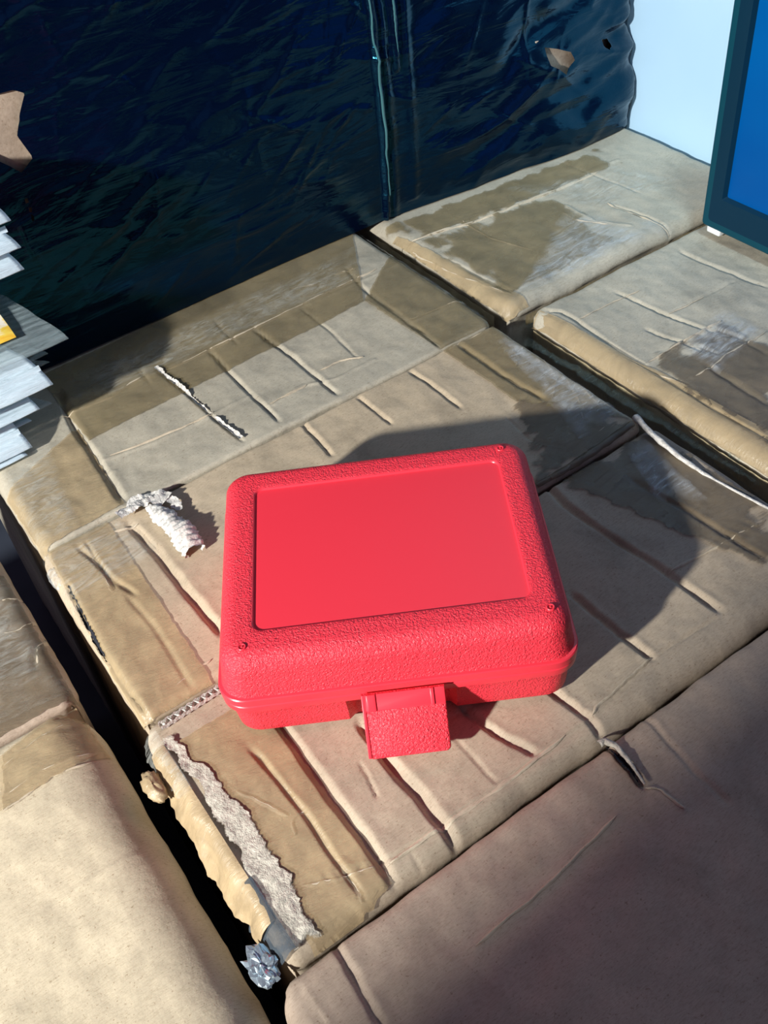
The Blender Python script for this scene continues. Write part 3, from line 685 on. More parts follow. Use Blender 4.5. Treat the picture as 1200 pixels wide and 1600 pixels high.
# slit lips in the shaded carton
tube_strip('slit_lip', [(0.2767, 0.2406), (0.2810, 0.2403), (0.2838, 0.2326), (0.2811, 0.2155), (0.2777, 0.2009)], [-.004, -.001, -.001], [.0026, .0020, .0012, .0008], FUZZ, fc.ob, 60, 8, .06, 9, 11, .8)
m, nt, b = new_mat('slit_shade'); SLIT = m  # near-black ribbon laid on the board, painting the shade inside a slit
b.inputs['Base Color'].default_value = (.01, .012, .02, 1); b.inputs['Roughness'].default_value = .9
ribbon('slit_shade', [(0.2779, 0.2360), (0.2791, 0.2278), (0.2776, 0.2148), (0.2764, 0.2030)], [.0010, .0034, .0030, .0006], [.0006, .0022, .0018, .0004], SLIT, fc.ob, fc.h, 40, 5, .0004, .0002, .0040, seed=55)
ribbon('slit_shade', [(0.0493, 0.5979), (0.0464, 0.5660), (0.0438, 0.5325), (0.0434, 0.5101)], [.0004, .0014, .0018, .0004], [.0004, .0012, .0010, .0004], SLIT, c2.ob, c2.h, 50, 5, .0006, .0002, .0018, seed=56)
# long torn strip and hanging flap on the left edge of the front carton
ribbon('torn_liner', [(0.0496, 0.4255), (0.0530, 0.3915), (0.0555, 0.3599), (0.0554, 0.3157), (0.0515, 0.2756), (0.0488, 0.2470)], [.003, .005, .007, .010, .014, .012], [.003, .004, .005, .007, .009, .005], FUZZ_R, c3.ob, c3.h, 130, 13, .003, .0009, .0019, seed=57, freq=110)
def hang(o, t): return -np.maximum(0, -o) * (.55 + .25 * np.sin(t * 9))
ribbon('hanging_flap', [(.047, .425), (.046, .39), (.0445, .35), (.0435, .31), (.043, .275)], [.004, .005, .006, .006, .004], [.010, .018, .017, .020, .014], TAPE_L, c3.ob, lambda X, Y: np.full(X.shape, .0015), 110, 17, .0045, .0045, .001, drop=hang, seed=58, freq=60) if False else None
def flap(name, ys, wid, mat, seed, x_in=.0455, ztop=.003, jag=.005, wrk=.004, curl=.010, ns=120, nv=18):
    yy = np.linspace(ys[0], ys[1], ns); tt = np.linspace(0, 1, ns)
    W = np.interp(tt, np.linspace(0, 1, len(wid)), wid) + jag * fbm(tt * 9, tt * 0 + 2, seed, 3)
    v = np.linspace(0, 1, nv)
    s = W[:, None] * v[None]
    bend = np.clip(s / curl, 0, 1)
    ang = bend * 1.05
    X = x_in - np.where(s < curl, curl * np.sin(ang) / 1.05, curl * np.sin(1.05) / 1.05 + (s - curl) * np.cos(1.05))
    Z = ztop - np.where(s < curl, curl * (1 - np.cos(ang)) / 1.05, curl * (1 - np.cos(1.05)) / 1.05 + (s - curl) * np.sin(1.05))
    Yg = np.repeat(yy[:, None], nv, 1)
    k = v[None] ** .7
    X = X + wrk * k * fbm(Yg * 45, s * 40, seed + 1, 3); Z = Z + wrk * k * fbm(Yg * 45, s * 40, seed + 2, 3)
    Yg = Yg + .003 * k * fbm(Yg * 40, s * 50, seed + 4, 2)
    V = np.stack([X, Yg, Z], -1).reshape(-1, 3)
    return link_mesh(name, V, grid_faces(ns, nv), mat, c3.ob, tuple(V.mean(0)))
flap('hanging_flap', (.418, .268), [.014, .026, .024, .030, .026, .022], TAPE_H, 61, wrk=.0042)
flap('hanging_flap', (.300, .247), [.010, .024, .030, .026], FILM_D, 62, x_in=.047, ztop=.0035)
flap('hanging_film', (.432, .375), [.016, .026, .020, .010], FILM, 63, x_in=.046, ztop=.0045)
# crumpled scrap of shiny film at the very corner
def crumple(name, c, r, mat, parent, seed, sq=(1, 1, .6), soft=False):
    nu, nv = 26, 18
    u, v = np.meshgrid(np.linspace(0, 2 * np.pi, nu), np.linspace(.06, np.pi - .06, nv), indexing='ij')
    d = np.stack([np.cos(u) * np.sin(v), np.sin(u) * np.sin(v), np.cos(v)], -1)
    rr = r * (1 + (.35 if soft else .55) * perlin(d[..., 0] * 3 + d[..., 2] * 2, d[..., 1] * 3 - d[..., 2], seed) + (.05 if soft else .25) * perlin(d[..., 0] * 7, d[..., 1] * 7 + d[..., 2] * 5, seed + 1))
    V = (np.array(c) + d * rr[..., None] * np.array(sq)).reshape(-1, 3)
    return link_mesh(name, V, grid_faces(nu, nv), mat, parent, tuple(c), smooth=soft)
m, nt, b = new_mat('silvery_film'); SILV = m
b.inputs['Base Color'].default_value = (.50, .60, .66, 1); b.inputs['Roughness'].default_value = .22; b.inputs['Metallic'].default_value = .75
(sx_, sy_), = [(0.0262, 0.2436)]
cr = crumple('crumpled_film', (sx_, sy_ + .010, -.006), .0095, SILV, c3.ob, 5, (.85, 1.3, .42))
tag(cr, 'shiny silvery crumpled scrap of film', None)
(sx_, sy_), = [(0.0190, 0.4015)]
crumple('torn_scrap', (sx_ + .0075, sy_ - .004, -.005), .0090, TAPE_H, c3.ob, 6, (.75, 1.5, .6), True)
(sx_, sy_), = [(0.0437, 0.6299)]
crumple('bunched_film', (sx_ + .003, sy_ - .013, -.004), .009, FILM_W, c2.ob, 8, (.8, 1.6, .8), True)

# ------------------------------------------------------------------ red case
def rr_loop(hw, hd, rc, z, k=10, ns=40, front=None):
    pts = []
    xs = np.linspace(-(hw - rc), hw - rc, ns)
    ys = np.linspace(-(hd - rc), hd - rc, ns)
    a = np.linspace(0, np.pi / 2, k)
    fx = xs
    if front is not None:
        fx = xs.copy()
        for q in front: fx[np.argmin(abs(fx - q))] = q
    for x in fx: pts.append((x, -hd))
    for t in a[1:-1]: pts.append((hw - rc + rc * math.sin(t), -hd + rc - rc * math.cos(t)))
    for y in ys: pts.append((hw, y))
    for t in a[1:-1]: pts.append((hw - rc + rc * math.cos(t), hd - rc + rc * math.sin(t)))
    for x in xs[::-1]: pts.append((x, hd))
    for t in a[1:-1]: pts.append((-hw + rc - rc * math.sin(t), hd - rc + rc * math.cos(t)))
    for y in ys[::-1]: pts.append((-hw, y))
    for t in a[1:-1]: pts.append((-hw + rc - rc * math.cos(t), -hd + rc - rc * math.sin(t)))
    return np.array([(x, y, z) for x, y in pts])
def loft(name, loops, mats, parent, mi, cap0=True, cap1=True, sharp=35):
    n = len(loops[0]); V = np.concatenate(loops); F = []; M = []
    for r in range(len(loops) - 1):
        for a in range(n):
            b2 = (a + 1) % n
            F.append((r * n + a, r * n + b2, (r + 1) * n + b2, (r + 1) * n + a)); M.append(mi[r])
    if cap0: F.append(tuple(range(n))[::-1]); M.append(mi[0])
    if cap1: F.append(tuple(range((len(loops) - 1) * n, len(loops) * n))); M.append(mi[-1])
    me = bpy.data.meshes.new(name); me.from_pydata([tuple(p) for p in V], [], F)
    for mm in mats: me.materials.append(mm)
    me.polygons.foreach_set('material_index', M)
    me.polygons.foreach_set('use_smooth', [True] * len(F))
    me.set_sharp_from_angle(angle=math.radians(sharp))
    o = bpy.data.objects.new(name, me); COL.objects.link(o); o.parent = parent
    return o
_gx, _gy = np.meshgrid(np.linspace(-.112, .112, 120), np.linspace(-.09, .09, 100))
_wx = 0.23356 + _gx * math.cos(-0.52976) - _gy * math.sin(-0.52976); _wy = 0.41265 + _gx * math.sin(-0.52976) + _gy * math.cos(-0.52976)
CASEZ = max(float(c2.h(_wx, _wy)[(_wy > c2.y0) & (_wy < c2.y1)].max()), float(c3.h(_wx, _wy)[(_wy > c3.y0) & (_wy < c3.y1)].max())) + .0003
CASE = empty('storage_case', (0.23356, 0.41265, CASEZ), -0.52976)
tag(CASE, 'red pebbled plastic hinged case with smooth inset panel and front latch', 'case')
HW, HD, HT = .1185, .0965, .0780
lid_l, mi = [], []
def L(o, z, rc, m=0): lid_l.append(rr_loop(HW - o, HD - o, max(rc - o * .5, .004), z)); mi.append(m)
RC = .019
L(.006, .0385, RC, 1); L(.0006, .0385, RC, 1); L(0, .0392, RC, 1); L(0, .0448, RC, 1); L(.0006, .0455, RC, 1); L(.0022, .0458, RC, 0)
for t in np.linspace(0, 1, 8): L(.0024 + .0028 * t, .0462 + (HT - .014 - .0462) * t, RC, 0)
for t in np.linspace(0, np.pi / 2, 10)[1:]: L(.0052 + .0125 * (1 - math.cos(t)), HT - .014 + .014 * math.sin(t), RC, 0)
PW, PD = .0900, .0662
for k in (.33, .66):
    o0 = .0177
    w = HW - o0 + (PW + .0006 - HW + o0) * k; d = HD - o0 + (PD + .0006 - HD + o0) * k
    lid_l.append(rr_loop(w, d, .012 + (.007 - .012) * k, HT)); mi.append(0)
lid_l.append(rr_loop(PW + .0006, PD + .0006, .007, HT)); mi.append(1)
lid_l.append(rr_loop(PW, PD, .0065, HT - .0003)); mi.append(1)
lid_l.append(rr_loop(PW - .0007, PD - .0007, .006, HT - .0016)); mi.append(1)
lid = loft('lid', lid_l, [RED_T, RED_S], CASE, mi, True, False)
pan = loft('inset_panel', [rr_loop(PW - .0007, PD - .0007, .006, HT - .0016), rr_loop(PW - .004, PD - .004, .005, HT - .0016)], [RED_S], lid, [0], False, True)
tag(pan, 'smooth glossy recessed panel', None)
base_l, mi = [], []
def recess(loop, z):
    q = loop.copy()
    mk = (q[:, 1] < -(HD - .02)) & (q[:, 0] > -.0312) & (q[:, 0] < .036)
    q[mk, 1] = np.maximum(q[mk, 1], -(HD - .0125))
    return q
FR = (-.0322, -.0311, .0352, .0361)
def Bl(o, z, rc, m=0, cut=True):
    l = rr_loop(HW - o, HD - o, rc, z, front=FR); base_l.append(recess(l, z) if cut else l); mi.append(m)
Bl(.013, .0000, .012); Bl(.0095, .0003, .014); Bl(.0068, .0016, .016); Bl(.0055, .004, .017)
for t in (.33, .66, 1): Bl(.0055 - .0025 * t, .004 + .0265 * t, .018)
Bl(.0026, .0312, RC, 1, False); Bl(.0006, .0316, RC, 1, False); Bl(.0004, .0322, RC, 1, False); Bl(.0004, .0372, RC, 1, False); Bl(.001, .0379, RC, 1, False); Bl(.006, .0379, RC, 1, False)
base = loft('base', base_l, [RED_T, RED_S], CASE, mi, True, True)
# latch: plate hinged on the lid rim, flared forward over the base
def latch_plate(name, u0, u1, s0, s1, thick, lift, rc, mat, parent, nu=24, nv=20):
    """u along the case front, s down the slanted plate"""
    cy, cz = -.0985, .0412; dy, dz = -.600, -.800; ny, nz = -.800, .600
    pts = []
    us = np.linspace(u0, u1, nu)
    out = []
    for x in us: out.append((x, s0))
    a = np.linspace(0, np.pi / 2, 7)
    for t in a: out.append((u1 - rc + rc * math.cos(t), s1 - rc + rc * math.sin(t)))
    for x in us[::-1][1:-1]:
        if u0 + rc < x < u1 - rc: out.append((x, s1))
    for t in a: out.append((u0 + rc - rc * math.sin(t), s1 - rc + rc * math.cos(t)))
    def pos(x, s_, h): return (x, cy + dy * s_ + ny * h, cz + dz * s_ + nz * h)
    n = len(out); cxm = (u0 + u1) / 2; csm = (s0 + s1) / 2
    def ins(p, e):
        return (p[0] + np.sign(cxm - p[0]) * min(e, abs(cxm - p[0])), p[1] + np.sign(csm - p[1]) * min(e, abs(csm - p[1])))
    rings = [[pos(*p, lift) for p in out], [pos(*p, lift + thick * .55) for p in out], [pos(*ins(p, thick * .18), lift + thick * .85) for p in out], [pos(*ins(p, thick * .5), lift + thick) for p in out]]
    o = loft(name, [np.array(r) for r in rings], [mat], parent, [0] * 4, True, True, 50)
    return o
latch = latch_plate('latch', -.0262, .0277, 0, .0440, .0026, 0, .0035, RED_T, CASE)
latch_plate('latch_band', -.0260, .0275, .0003, .0118, .0006, .0024, .0010, RED_S, latch)
latch_plate('latch_rib', -.0232, -.0170, .0003, .0118, .0012, .0028, .0008, RED_S, latch, 8)
latch_plate('latch_rib', .0180, .0206, .0003, .0118, .0012, .0028, .0008, RED_S, latch, 6)
latch_plate('latch_rib', -.0262, -.0240, .0003, .0430, .0008, .0024, .0008, RED_S, latch, 6)
# small round mould marks near the lid corners
def mould_mark(x, y):
    th = np.linspace(0, 2 * np.pi, 17)[:-1]; V = []; F = []
    prof = ((.0030, HT - .0003), (.0027, HT + .0009), (.0020, HT + .0009), (.0017, HT - .0002), (.0010, HT - .0002), (.0006, HT + .0010))
    for r, z in prof: V += [(x + r * math.cos(t), y + r * math.sin(t), z) for t in th]
    for k in range(len(prof) - 1):
        F += [(k * 16 + a, k * 16 + (a + 1) % 16, (k + 1) * 16 + (a + 1) % 16, (k + 1) * 16 + a) for a in range(16)]
    F.append(tuple(range(len(V) - 16, len(V))))
    me = bpy.data.meshes.new('mould_mark'); me.from_pydata(V, [], F); me.materials.append(RED_S)
    me.polygons.foreach_set('use_smooth', [True] * len(F))
    o = bpy.data.objects.new('mould_mark', me); COL.objects.link(o); o.parent = lid
for x, y in ((.0935, .0775), (.1000, -.0765), (-.0965, -.0780)): mould_mark(x, y)

# ------------------------------------------------------------------ black wrapped bale
def build_bale():
    x0, x1, y0, y1, rc, zh = -.42, .914, .8820, 1.30, .022, .62
    xs = []
    x = x0 + rc
    while x < x1 - rc:
        xs.append(x); near = min(abs(x - .560), abs(x - .585)); x += .0016 if near < .02 else (.0021 if (x > .70 or .12 < x < .26) else (.0026 if x > .1 else .006))
    a = np.linspace(0, np.pi / 2, 16)
    loop = [(x, y0) for x in xs] + [(x1 - rc + rc * math.sin(t), y0 + rc - rc * math.cos(t)) for t in a]
    loop += [(x1, y) for y in np.linspace(y0 + rc + .004, y1, 60)] + [(x, y1) for x in np.linspace(x1 - .02, x0, 30)] + [(x0, y) for y in np.linspace(y1 - .02, y0 + rc, 20)]
    loop += [(x0 + rc - rc * math.cos(t), y0 + rc - rc * math.sin(t)) for t in a[1:-1]]
    P2 = np.array(loop); n = len(P2)
    tn = np.roll(P2, -1, 0) - np.roll(P2, 1, 0); tn /= np.linalg.norm(tn, axis=1)[:, None]
    nr = np.stack([tn[:, 1], -tn[:, 0]], 1)
    arc = np.r_[0, np.cumsum(np.linalg.norm(np.diff(P2, axis=0), axis=1))]
    zs = np.r_[np.linspace(.0068, .40, 188), np.linspace(.42, zh, 12)]
    A, Z = np.meshgrid(arc, zs, indexing='ij')
    X = P2[:, :1] + 0 * Z
    right = np.clip((X - .56) / .25, 0, 1) * (P2[:, 1:] < y1 - .1)
    w = fbm(A * 3.0 + 1.2 * fbm(A * 3, Z * 6, 91), Z * 17 - A * 2.2 + .9 * fbm(A * 7, Z * 4, 92, 2), 71, 2)
    ridge = 1 - np.abs(w) * 2.2
    d = .005 * fbm(A * 3, Z * 5, 72, 2) + (.0007 + .0085 * right) * np.clip(ridge, -1, 1) + (.0005 + .0008 * right) * fbm(A * 16, Z * 52, 73, 3)
    patchy = np.clip(fbm(A * 5, Z * 7, 93, 2) * 2.2, 0, 1)
    d += .0020 * patchy * np.clip(1 - 3.0 * abs(fbm(A * 9, Z * 17 - A * 8, 94, 2)), 0, 1)
    d += .0014 * right * fbm(A * 20, Z * 26, 75, 2)
    e_ = np.clip((X - .55) / .32, 0, 1); d += .024 * e_ * e_ * (3 - 2 * e_) * np.exp(-(Z / .11) ** 2) * (P2[:, 1:] < y0 + .03)
    for xr, wd, amp, zlo, tilt in ((.560, .0030, .0075, 0, -.006), (.572, .005, .003, 0, -.01), (.585, .0026, .005, .17, -.006), (.596, .006, .003, .02, .01)):
        g = np.exp(-(((X - xr - tilt * Z - .002 * perlin(Z * 25, Z * 0, 77)) / wd) ** 2)) * (Z > zlo) * (P2[:, 1:] < y0 + .02)
        d += amp * g * (.75 + .4 * perlin(Z * 40, Z * 0 + 2, 78))
    d += .010 * np.exp(-((Z - .012) / .03) ** 2) * 0
    rs = np.random.RandomState(11)
    front = (P2[:, 1:] < y0 + .01) * 1.0
    for q in range(150):
        cx_ = rs.uniform(.15, .90) if q % 3 == 0 else rs.uniform(.15, .56); cz_ = rs.uniform(.03, .37); an = rs.normal(.12, .35) + (1.1 if rs.rand() < .15 else 0)
        ln = rs.uniform(.012, .05); wd = rs.uniform(.0016, .0032); am = rs.uniform(.0008, .0026)
        ca, sa = math.cos(an), math.sin(an)
        bx = np.abs(X[:, 0] - cx_) < ln * 1.6 + .01
        if not bx.any(): continue
        p_ = (X[bx] - cx_) * ca + (Z[bx] - cz_) * sa; q_ = -(X[bx] - cx_) * sa + (Z[bx] - cz_) * ca
        q_ = q_ + .35 * ln * np.sin(p_ / ln * 1.4 + q) * .3
        d[bx] += am * np.exp(-np.abs(q_) / wd) * np.exp(-(p_ / ln) ** 2) * front[bx]
    # gentle bulge, pulled in at the foot
    d += .010 * (1 - np.exp(-Z / .05)) - .003
    d = np.where(Z > .06, np.maximum(d, .0025), d)
    XX = P2[:, :1] + nr[:, :1] * d; YY = P2[:, 1:] + nr[:, 1:] * d
    XX = np.minimum(XX, .9212)
    V = np.stack([XX, YY, Z], -1).reshape(-1, 3); nz = len(zs)
    holes = [[(0.1795, 0.27), (0.1927, 0.2685), (0.2036, 0.2678), (0.2118, 0.2625), (0.2015, 0.2468), (0.1936, 0.2317), (0.1999, 0.2106), (0.1861, 0.202), (0.1787, 0.2105), (0.1728, 0.2161), (0.1625, 0.2266)], [(0.7784, 0.139), (0.7976, 0.1321), (0.8153, 0.1242), (0.8197, 0.1143), (0.8102, 0.1084), (0.8065, 0.1022), (0.7964, 0.1111), (0.7846, 0.1182), (0.7805, 0.1286)], [(0.867, 0.1223), (0.8773, 0.1201), (0.8799, 0.1129), (0.874, 0.1102), (0.8675, 0.1149)], [(0.1805, 0.1801), (0.1831, 0.1791), (0.183, 0.1754), (0.1799, 0.1754)], [(0.1813, 0.1724), (0.1841, 0.1701), (0.1825, 0.1657), (0.1802, 0.1678)], [(0.181, 0.165), (0.1833, 0.1629), (0.1813, 0.1573), (0.1795, 0.1593)]]
    F = []
    def inside(px, pz, poly):
        c = False; j = len(poly) - 1
        for i in range(len(poly)):
            (xi, zi), (xj, zj) = poly[i], poly[j]
            if (zi > pz) != (zj > pz) and px < (xj - xi) * (pz - zi) / (zj - zi) + xi: c = not c
            j = i
        return c
    for i in range(n):
        j = (i + 1) % n
        for k in range(nz - 1):
            q = (i * nz + k, j * nz + k, j * nz + k + 1, i * nz + k + 1)
            if P2[i, 1] < y0 + .03:
                mx = V[list(q)].mean(0)
                if any(abs(mx[0] - hp[0][0]) < .08 and inside(mx[0], mx[2], hp) for hp in holes): continue
            F.append(q)
    # pull the torn rims onto a smooth outline
    cnt = {}
    for q in F:
        for a_ in q: cnt[a_] = cnt.get(a_, 0) + 1
    for vi in range(len(V)):
        c_ = cnt.get(vi, 0)
        if 0 < c_ < 4 and V[vi, 2] > .02 and V[vi, 2] < .38 and P2[vi // nz, 1] < y0 + .03:
            bp = None; bd = .006
            for hp in holes:
                for (ax, az), (bx, bz) in zip(hp, hp[1:] + hp[:1]):
                    dx, dz = bx - ax, bz - az
                    t_ = min(1, max(0, ((V[vi, 0] - ax) * dx + (V[vi, 2] - az) * dz) / (dx * dx + dz * dz + 1e-12)))
                    ex, ez = ax + t_ * dx - V[vi, 0], az + t_ * dz - V[vi, 2]
                    if math.hypot(ex, ez) < bd: bd = math.hypot(ex, ez); bp = (ex, ez)
            if bp: V[vi, 0] += bp[0]; V[vi, 2] += bp[1]
    top = [i * nz + nz - 1 for i in range(n)]
    F.append(tuple(top))
    ob = link_mesh('wrapped_bale', V, F, WRAP, None, ((x0 + x1) / 2, (y0 + y1) / 2, 0.0068))
    tag(ob, 'tall bale wrapped in wrinkled black stretch film standing at the back', 'bale')
    for k_, (pl, rd) in enumerate((([(.555, .385), (.556, .30), (.557, .22), (.560, .12), (.5625, .03)], [.0010, .0011, .0013, .0016, .0008]),
                                   ([(.580, .385), (.5815, .34), (.5825, .30)], [.0004, .0012, .0004]), ([(.583, .27), (.584, .23), (.5845, .19)], [.0003, .0012, .0003]))):
        pp = resample(pl, 70); tt_ = np.linspace(0, 1, 70); RR = np.interp(tt_, np.linspace(0, 1, len(rd)), rd) * (1 + .5 * perlin(tt_ * 11, tt_ * 0, 60 + k_))
        th_ = np.linspace(0, 2 * np.pi, 9)
        i_ = np.array([np.argmin(abs(P2[:len(xs), 0] - px_)) for px_ in pp[:, 0]])
        yb_ = np.array([np.interp(pz_, zs, YY[ii_]) for ii_, pz_ in zip(i_, pp[:, 1])])
        VV = np.stack([pp[:, :1] + .0008 * perlin(tt_ * 17, tt_ * 0, 65 + k_)[:, None] + RR[:, None] * np.cos(th_)[None], (yb_ - .0008)[:, None] + RR[:, None] * np.sin(th_)[None], pp[:, 1:] + 0 * th_[None]], -1).reshape(-1, 3)
        link_mesh('fold_highlight', VV, grid_faces(70, 9), FOLDM, ob, tuple(VV.mean(0)))
    for hp in holes[1:3]:
        hx = sum(p_[0] for p_ in hp) / len(hp); hz = sum(p_[1] for p_ in hp) / len(hp)
        rx = max(p_[0] for p_ in hp) - min(p_[0] for p_ in hp); rz_ = max(p_[1] for p_ in hp) - min(p_[1] for p_ in hp)
        ii = int(np.argmin(abs(P2[:len(xs), 0] - hx))); yy_ = float(np.interp(hz, zs, YY[ii]))
        bevel_box('torn_patch', (hx - rx * .75, hx + rx * .75, yy_ + .0085, yy_ + .0105, hz - rz_ * .75, hz + rz_ * .75), KR_B, ob, .0008)
    bevel_box('inner_carton', (x0 + .02, x1 - .014, y0 - .0008, y1 - .02, .075, zh - .03), KR_B, ob, .004)
    return ob
BALE = build_bale()

# ------------------------------------------------------------------ monitor
MON = empty('monitor', (.795, .40, 0.004))
tag(MON, 'monitor with dark teal frame and glowing blue screen, by the white wall', 'monitor')
MON['org'] = [.795, .40, .004]
MX, MY0, MY1, MZ0, MZ1 = .795, .13, .6315, .010, .335
def frame_ring():
    # outer rounded frame, front bevel, inner lip stepping back to the screen
    def rect(y0, y1, z0, z1, x, r=.004, k=4):
        pts = []
        for cy, cz, a0 in ((y1 - r, z0 + r, -90), (y1 - r, z1 - r, 0), (y0 + r, z1 - r, 90), (y0 + r, z0 + r, 180)):
            for t in np.linspace(a0, a0 + 90, k): pts.append((x, cy + r * math.cos(math.radians(t)), cz + r * math.sin(math.radians(t))))
        return np.array(pts)
    loops = [rect(MY0 + .01, MY1 - .01, MZ0 + .01, MZ1 - .01, MX + .045), rect(MY0, MY1, MZ0, MZ1, MX + .035), rect(MY0, MY1, MZ0, MZ1, MX + .002),
             rect(MY0 + .002, MY1 - .002, MZ0 + .002, MZ1 - .002, MX),
             rect(MY0 + .009, MY1 - .009, MZ0 + .009, MZ1 - .009, MX - .0008),
             rect(MY0 + .022, MY1 - .0225, MZ0 + .036, MZ1 - .022, MX - .0002, .002),
             rect(MY0 + .024, MY1 - .0245, MZ0 + .038, MZ1 - .024, MX + .006, .002)]
    V = np.concatenate(loops); n = len(loops[0]); F = []; M = []
    for r in range(len(loops) - 1):
        for a in range(n):
            F.append((r * n + a, r * n + (a + 1) % n, (r + 1) * n + (a + 1) % n, (r + 1) * n + a)); M.append(1 if r >= 4 else 0)
    F.append(tuple(range(n))); M.append(0)
    me_o = link_mesh('frame', V, F, [MONP, MONI], MON, (MX, (MY0 + MY1) / 2, MZ0), True, 25, M)
    sv = rect(MY0 + .0238, MY1 - .0243, MZ0 + .0378, MZ1 - .0238, MX + .0055, .002)
    link_mesh('screen', sv, [tuple(range(len(sv)))], SCRN, MON, tuple(sv.mean(0)), False)
frame_ring()
for yy in (.62, .15):
    bevel_box('foot', (MX + .006, MX + .030, yy - .010, yy + .008, .000 if yy > .5 else .001, MZ0 + .004), WPAD, MON, .002)
bevel_box('stand', (MX + .012, MX + .055, .30, .48, .001, MZ0 + .05), MONP, MON, .004)

# ------------------------------------------------------------------ zip bags on the left
def zip_bag(x, y, z, rz, lx, ly, thick, mat, seed, tiltx=0., tilty=0., droop=0.0, flare=.0, shear=0.0, fill=0.0):
    """bag whose near right corner is at (x, y, z); it runs lx to the left and ly to the back"""
    nu, nv = 44, 34
    soft = .35 if mat is BAGC else 1.0
    u, v = np.meshgrid(np.linspace(0, 1, nu), np.linspace(0, 1, nv), indexing='ij')
    X = -u * lx; Y = v * ly
    e = np.clip(np.minimum(u * lx - .028, (1 - u) * lx) / .05, 0, 1); g = np.clip(np.minimum(v * ly - .012, (1 - v) * ly) / .03, 0, 1)
    puff = thick * .5 * np.sqrt(np.sin(e * np.pi / 2) * np.sin(g * np.pi / 2) + 1e-9)
    wv = soft * .0016 * fbm(X * 10 + 3, Y * 45, 300, 2) + soft * .0012 * np.sin(Y * 330 + 2 * fbm(X * 10, Y * 10, 302)) * np.exp(-(Y / .05))
    lift = wv * np.clip(1 - e * .7, 0, 1) + flare * np.exp(-np.hypot(X, Y) / .02) + droop * (1 - np.exp(-Y / .022))
    lift = lift + tiltx * X + tilty * Y
    X = X + .005 * fbm(Y * 18, X * 10, seed + 4, 2) * np.exp(-u * 8) + shear * Y; Y = Y + .003 * fbm(X * 16, Y * 4, 305, 2) * np.exp(-v * 8)
    top = np.stack([X, Y, lift + puff + .0004], -1).reshape(-1, 3); bot = np.stack([X, Y, lift - puff - .0004 - fill * np.sqrt(np.sin(np.clip(np.minimum(u * lx - .052, (1 - u) * lx) / .05, 0, 1) * np.pi / 2) * np.sin(g * np.pi / 2) + 1e-9)], -1).reshape(-1, 3)
    V = np.concatenate([top, bot]); n = nu * nv
    F = grid_faces(nu, nv) + [tuple(reversed(q)) for q in grid_faces(nu, nv, n)]
    rim = [i * nv for i in range(nu)] + [(nu - 1) * nv + j for j in range(1, nv)] + [i * nv + nv - 1 for i in range(nu - 2, -1, -1)] + [j for j in range(nv - 2, 0, -1)]
    for a in range(len(rim)):
        b2 = (a + 1) % len(rim); F.append((rim[a], rim[b2], rim[b2] + n, rim[a] + n))
    o = link_mesh('zip_bag', V, F, mat, None, (0, 0, 0))
    o.location = (x, y, z); o.rotation_euler = (0, 0, rz)
    # zip closure strip near the front edge
    zu = np.linspace(.02, .95, 40); zv = np.array([.0, .25, .5, .75, 1.0])
    ZX = -zu[:, None] * lx + 0 * zv[None]; ZY = .010 + .004 * zv[None] + 0 * zu[:, None]
    ZZ = np.interp(ZX.ravel(), [-lx, 0], [0, 0]).reshape(ZX.shape) + .0012 + .0008 * np.sin(zv * np.pi)[None]
    iu = np.clip((-ZX / lx * (nu - 1)).astype(int), 0, nu - 1); iv = np.clip((ZY / ly * (nv - 1)).round().astype(int), 0, nv - 1)
    ZZ = ZZ + (lift + puff)[iu, iv]
    if mat is BAGC: return o
    zs = link_mesh('zip_strip', np.stack([ZX, ZY, ZZ], -1).reshape(-1, 3), grid_faces(40, 5), BAGM, None)
    zs.parent = o; zs.location = (0, 0, 0)
    return o
BG = 'clear zip bags piled at the left edge'
b_ = zip_bag(0.0806, 0.7650, 0.0095, 0.010, .17, 0.095, .005, BAGM, 100, droop=0.000, shear=-0.30); tag(b_, 'lowest zip bag, flat on the carton at the foot of the pile', 'bag', BG)
b_ = zip_bag(0.1002, 0.8000, 0.0165, -0.006, .17, 0.070, .005, BAGM, 107, droop=0.000, shear=-0.45); tag(b_, 'zip bag near the foot of the pile, only a narrow triangular corner showing', 'bag', BG)
b_ = zip_bag(0.1233, 0.8000, 0.0245, 0.004, .17, 0.070, .005, BAGC, 114, droop=0.000, shear=-0.55); tag(b_, 'clear zip bag whose corner pokes out farthest in the lower pile', 'bag', BG)
b_ = zip_bag(0.0875, 0.7680, 0.0130, -0.010, .17, 0.095, .005, BAGM, 121, droop=0.030, shear=-0.25); tag(b_, 'white zip bag with a tall hanging flap near the foot of the pile', 'bag', BG)
b_ = zip_bag(0.1068, 0.7700, 0.0455, 0.008, .17, 0.095, .005, BAGM, 128, droop=0.014, shear=-0.10); tag(b_, 'zip bag with a low curved flap under the broad frosted bag', 'bag', BG)
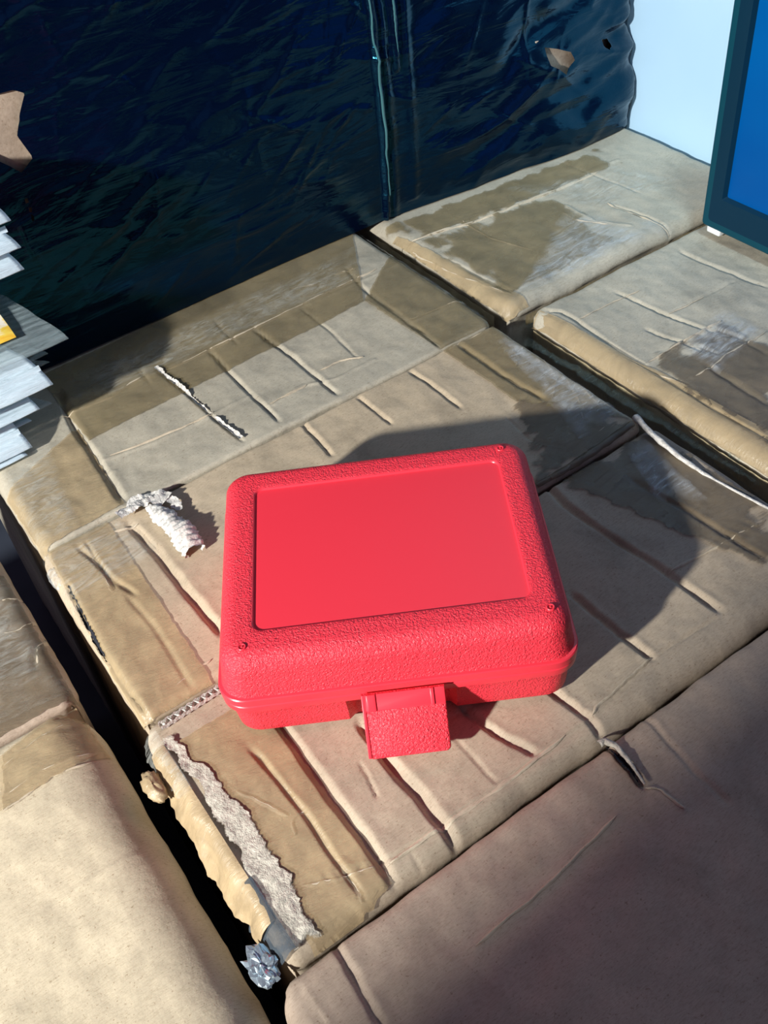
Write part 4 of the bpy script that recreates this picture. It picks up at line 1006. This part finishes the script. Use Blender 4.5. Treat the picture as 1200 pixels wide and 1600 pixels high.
b_ = zip_bag(0.1349, 0.8000, 0.0660, 0.000, .17, 0.070, .005, BAGC, 135, droop=0.000, shear=-0.60); tag(b_, 'clear zip bag corner peeking out beside the broad frosted bag', 'bag', BG)
b_ = zip_bag(0.1368, 0.8000, 0.0745, -0.004, .17, 0.070, .005, BAGC, 142, droop=0.000, shear=-0.40); tag(b_, 'zip bag with a small clear corner just under the yellow card bag', 'bag', BG)
b_ = zip_bag(0.1252, 0.7660, 0.0659, 0.006, .17, 0.095, .005, BAGM, 149, droop=0.030, shear=-0.45); tag(b_, 'broad frosted zip bag with a tall lined flap below the yellow card bag', 'bag', BG)
b_ = zip_bag(0.1525, 0.7700, 0.0990, 0.004, .17, 0.095, .005, BAGC, 156, droop=0.014, shear=-0.30); tag(b_, 'large clear zip bag holding a yellow and white printed card', 'bag', BG)
YB_ = b_
b_ = zip_bag(0.1392, 0.7700, 0.1735, 0.008, .17, 0.095, .005, BAGM, 163, droop=0.034, shear=-0.50, fill=.062); tag(b_, 'bluish rippled zip bag hanging over the yellow card bag', 'bag', BG)
b_ = zip_bag(0.1435, 0.7720, 0.1906, -0.004, .17, 0.095, .005, BAGM, 170, droop=0.030, shear=-0.45); tag(b_, 'bluish zip bag second from the top of the pile', 'bag', BG)
b_ = zip_bag(0.1441, 0.7740, 0.2132, 0.006, .17, 0.095, .005, BAGM, 177, droop=0.030, shear=-0.40); tag(b_, 'topmost zip bag of the pile, only its corner in view', 'bag', BG)
# printed yellow card inside the clear bag
yb = YB_
nn = 14
yv = [( -.038 - .10 * i / (nn - 1) , .014 + .072 * j / (nn - 1), .014 * (1 - math.exp(-(.014 + .072 * j / (nn - 1)) / .022)) + .0058 + .0010 * math.sin(i * 1.1) * math.sin(j * .9)) for i in range(nn) for j in range(nn)]
yo = link_mesh('printed_card', yv, grid_faces(nn, nn), YEL, None)
yo.parent = yb; yo.location = (0, 0, 0); yo['label'] = 'yellow and white printed card inside the bag'

for o in bpy.data.objects:
    if 'org' in o: del o['org']
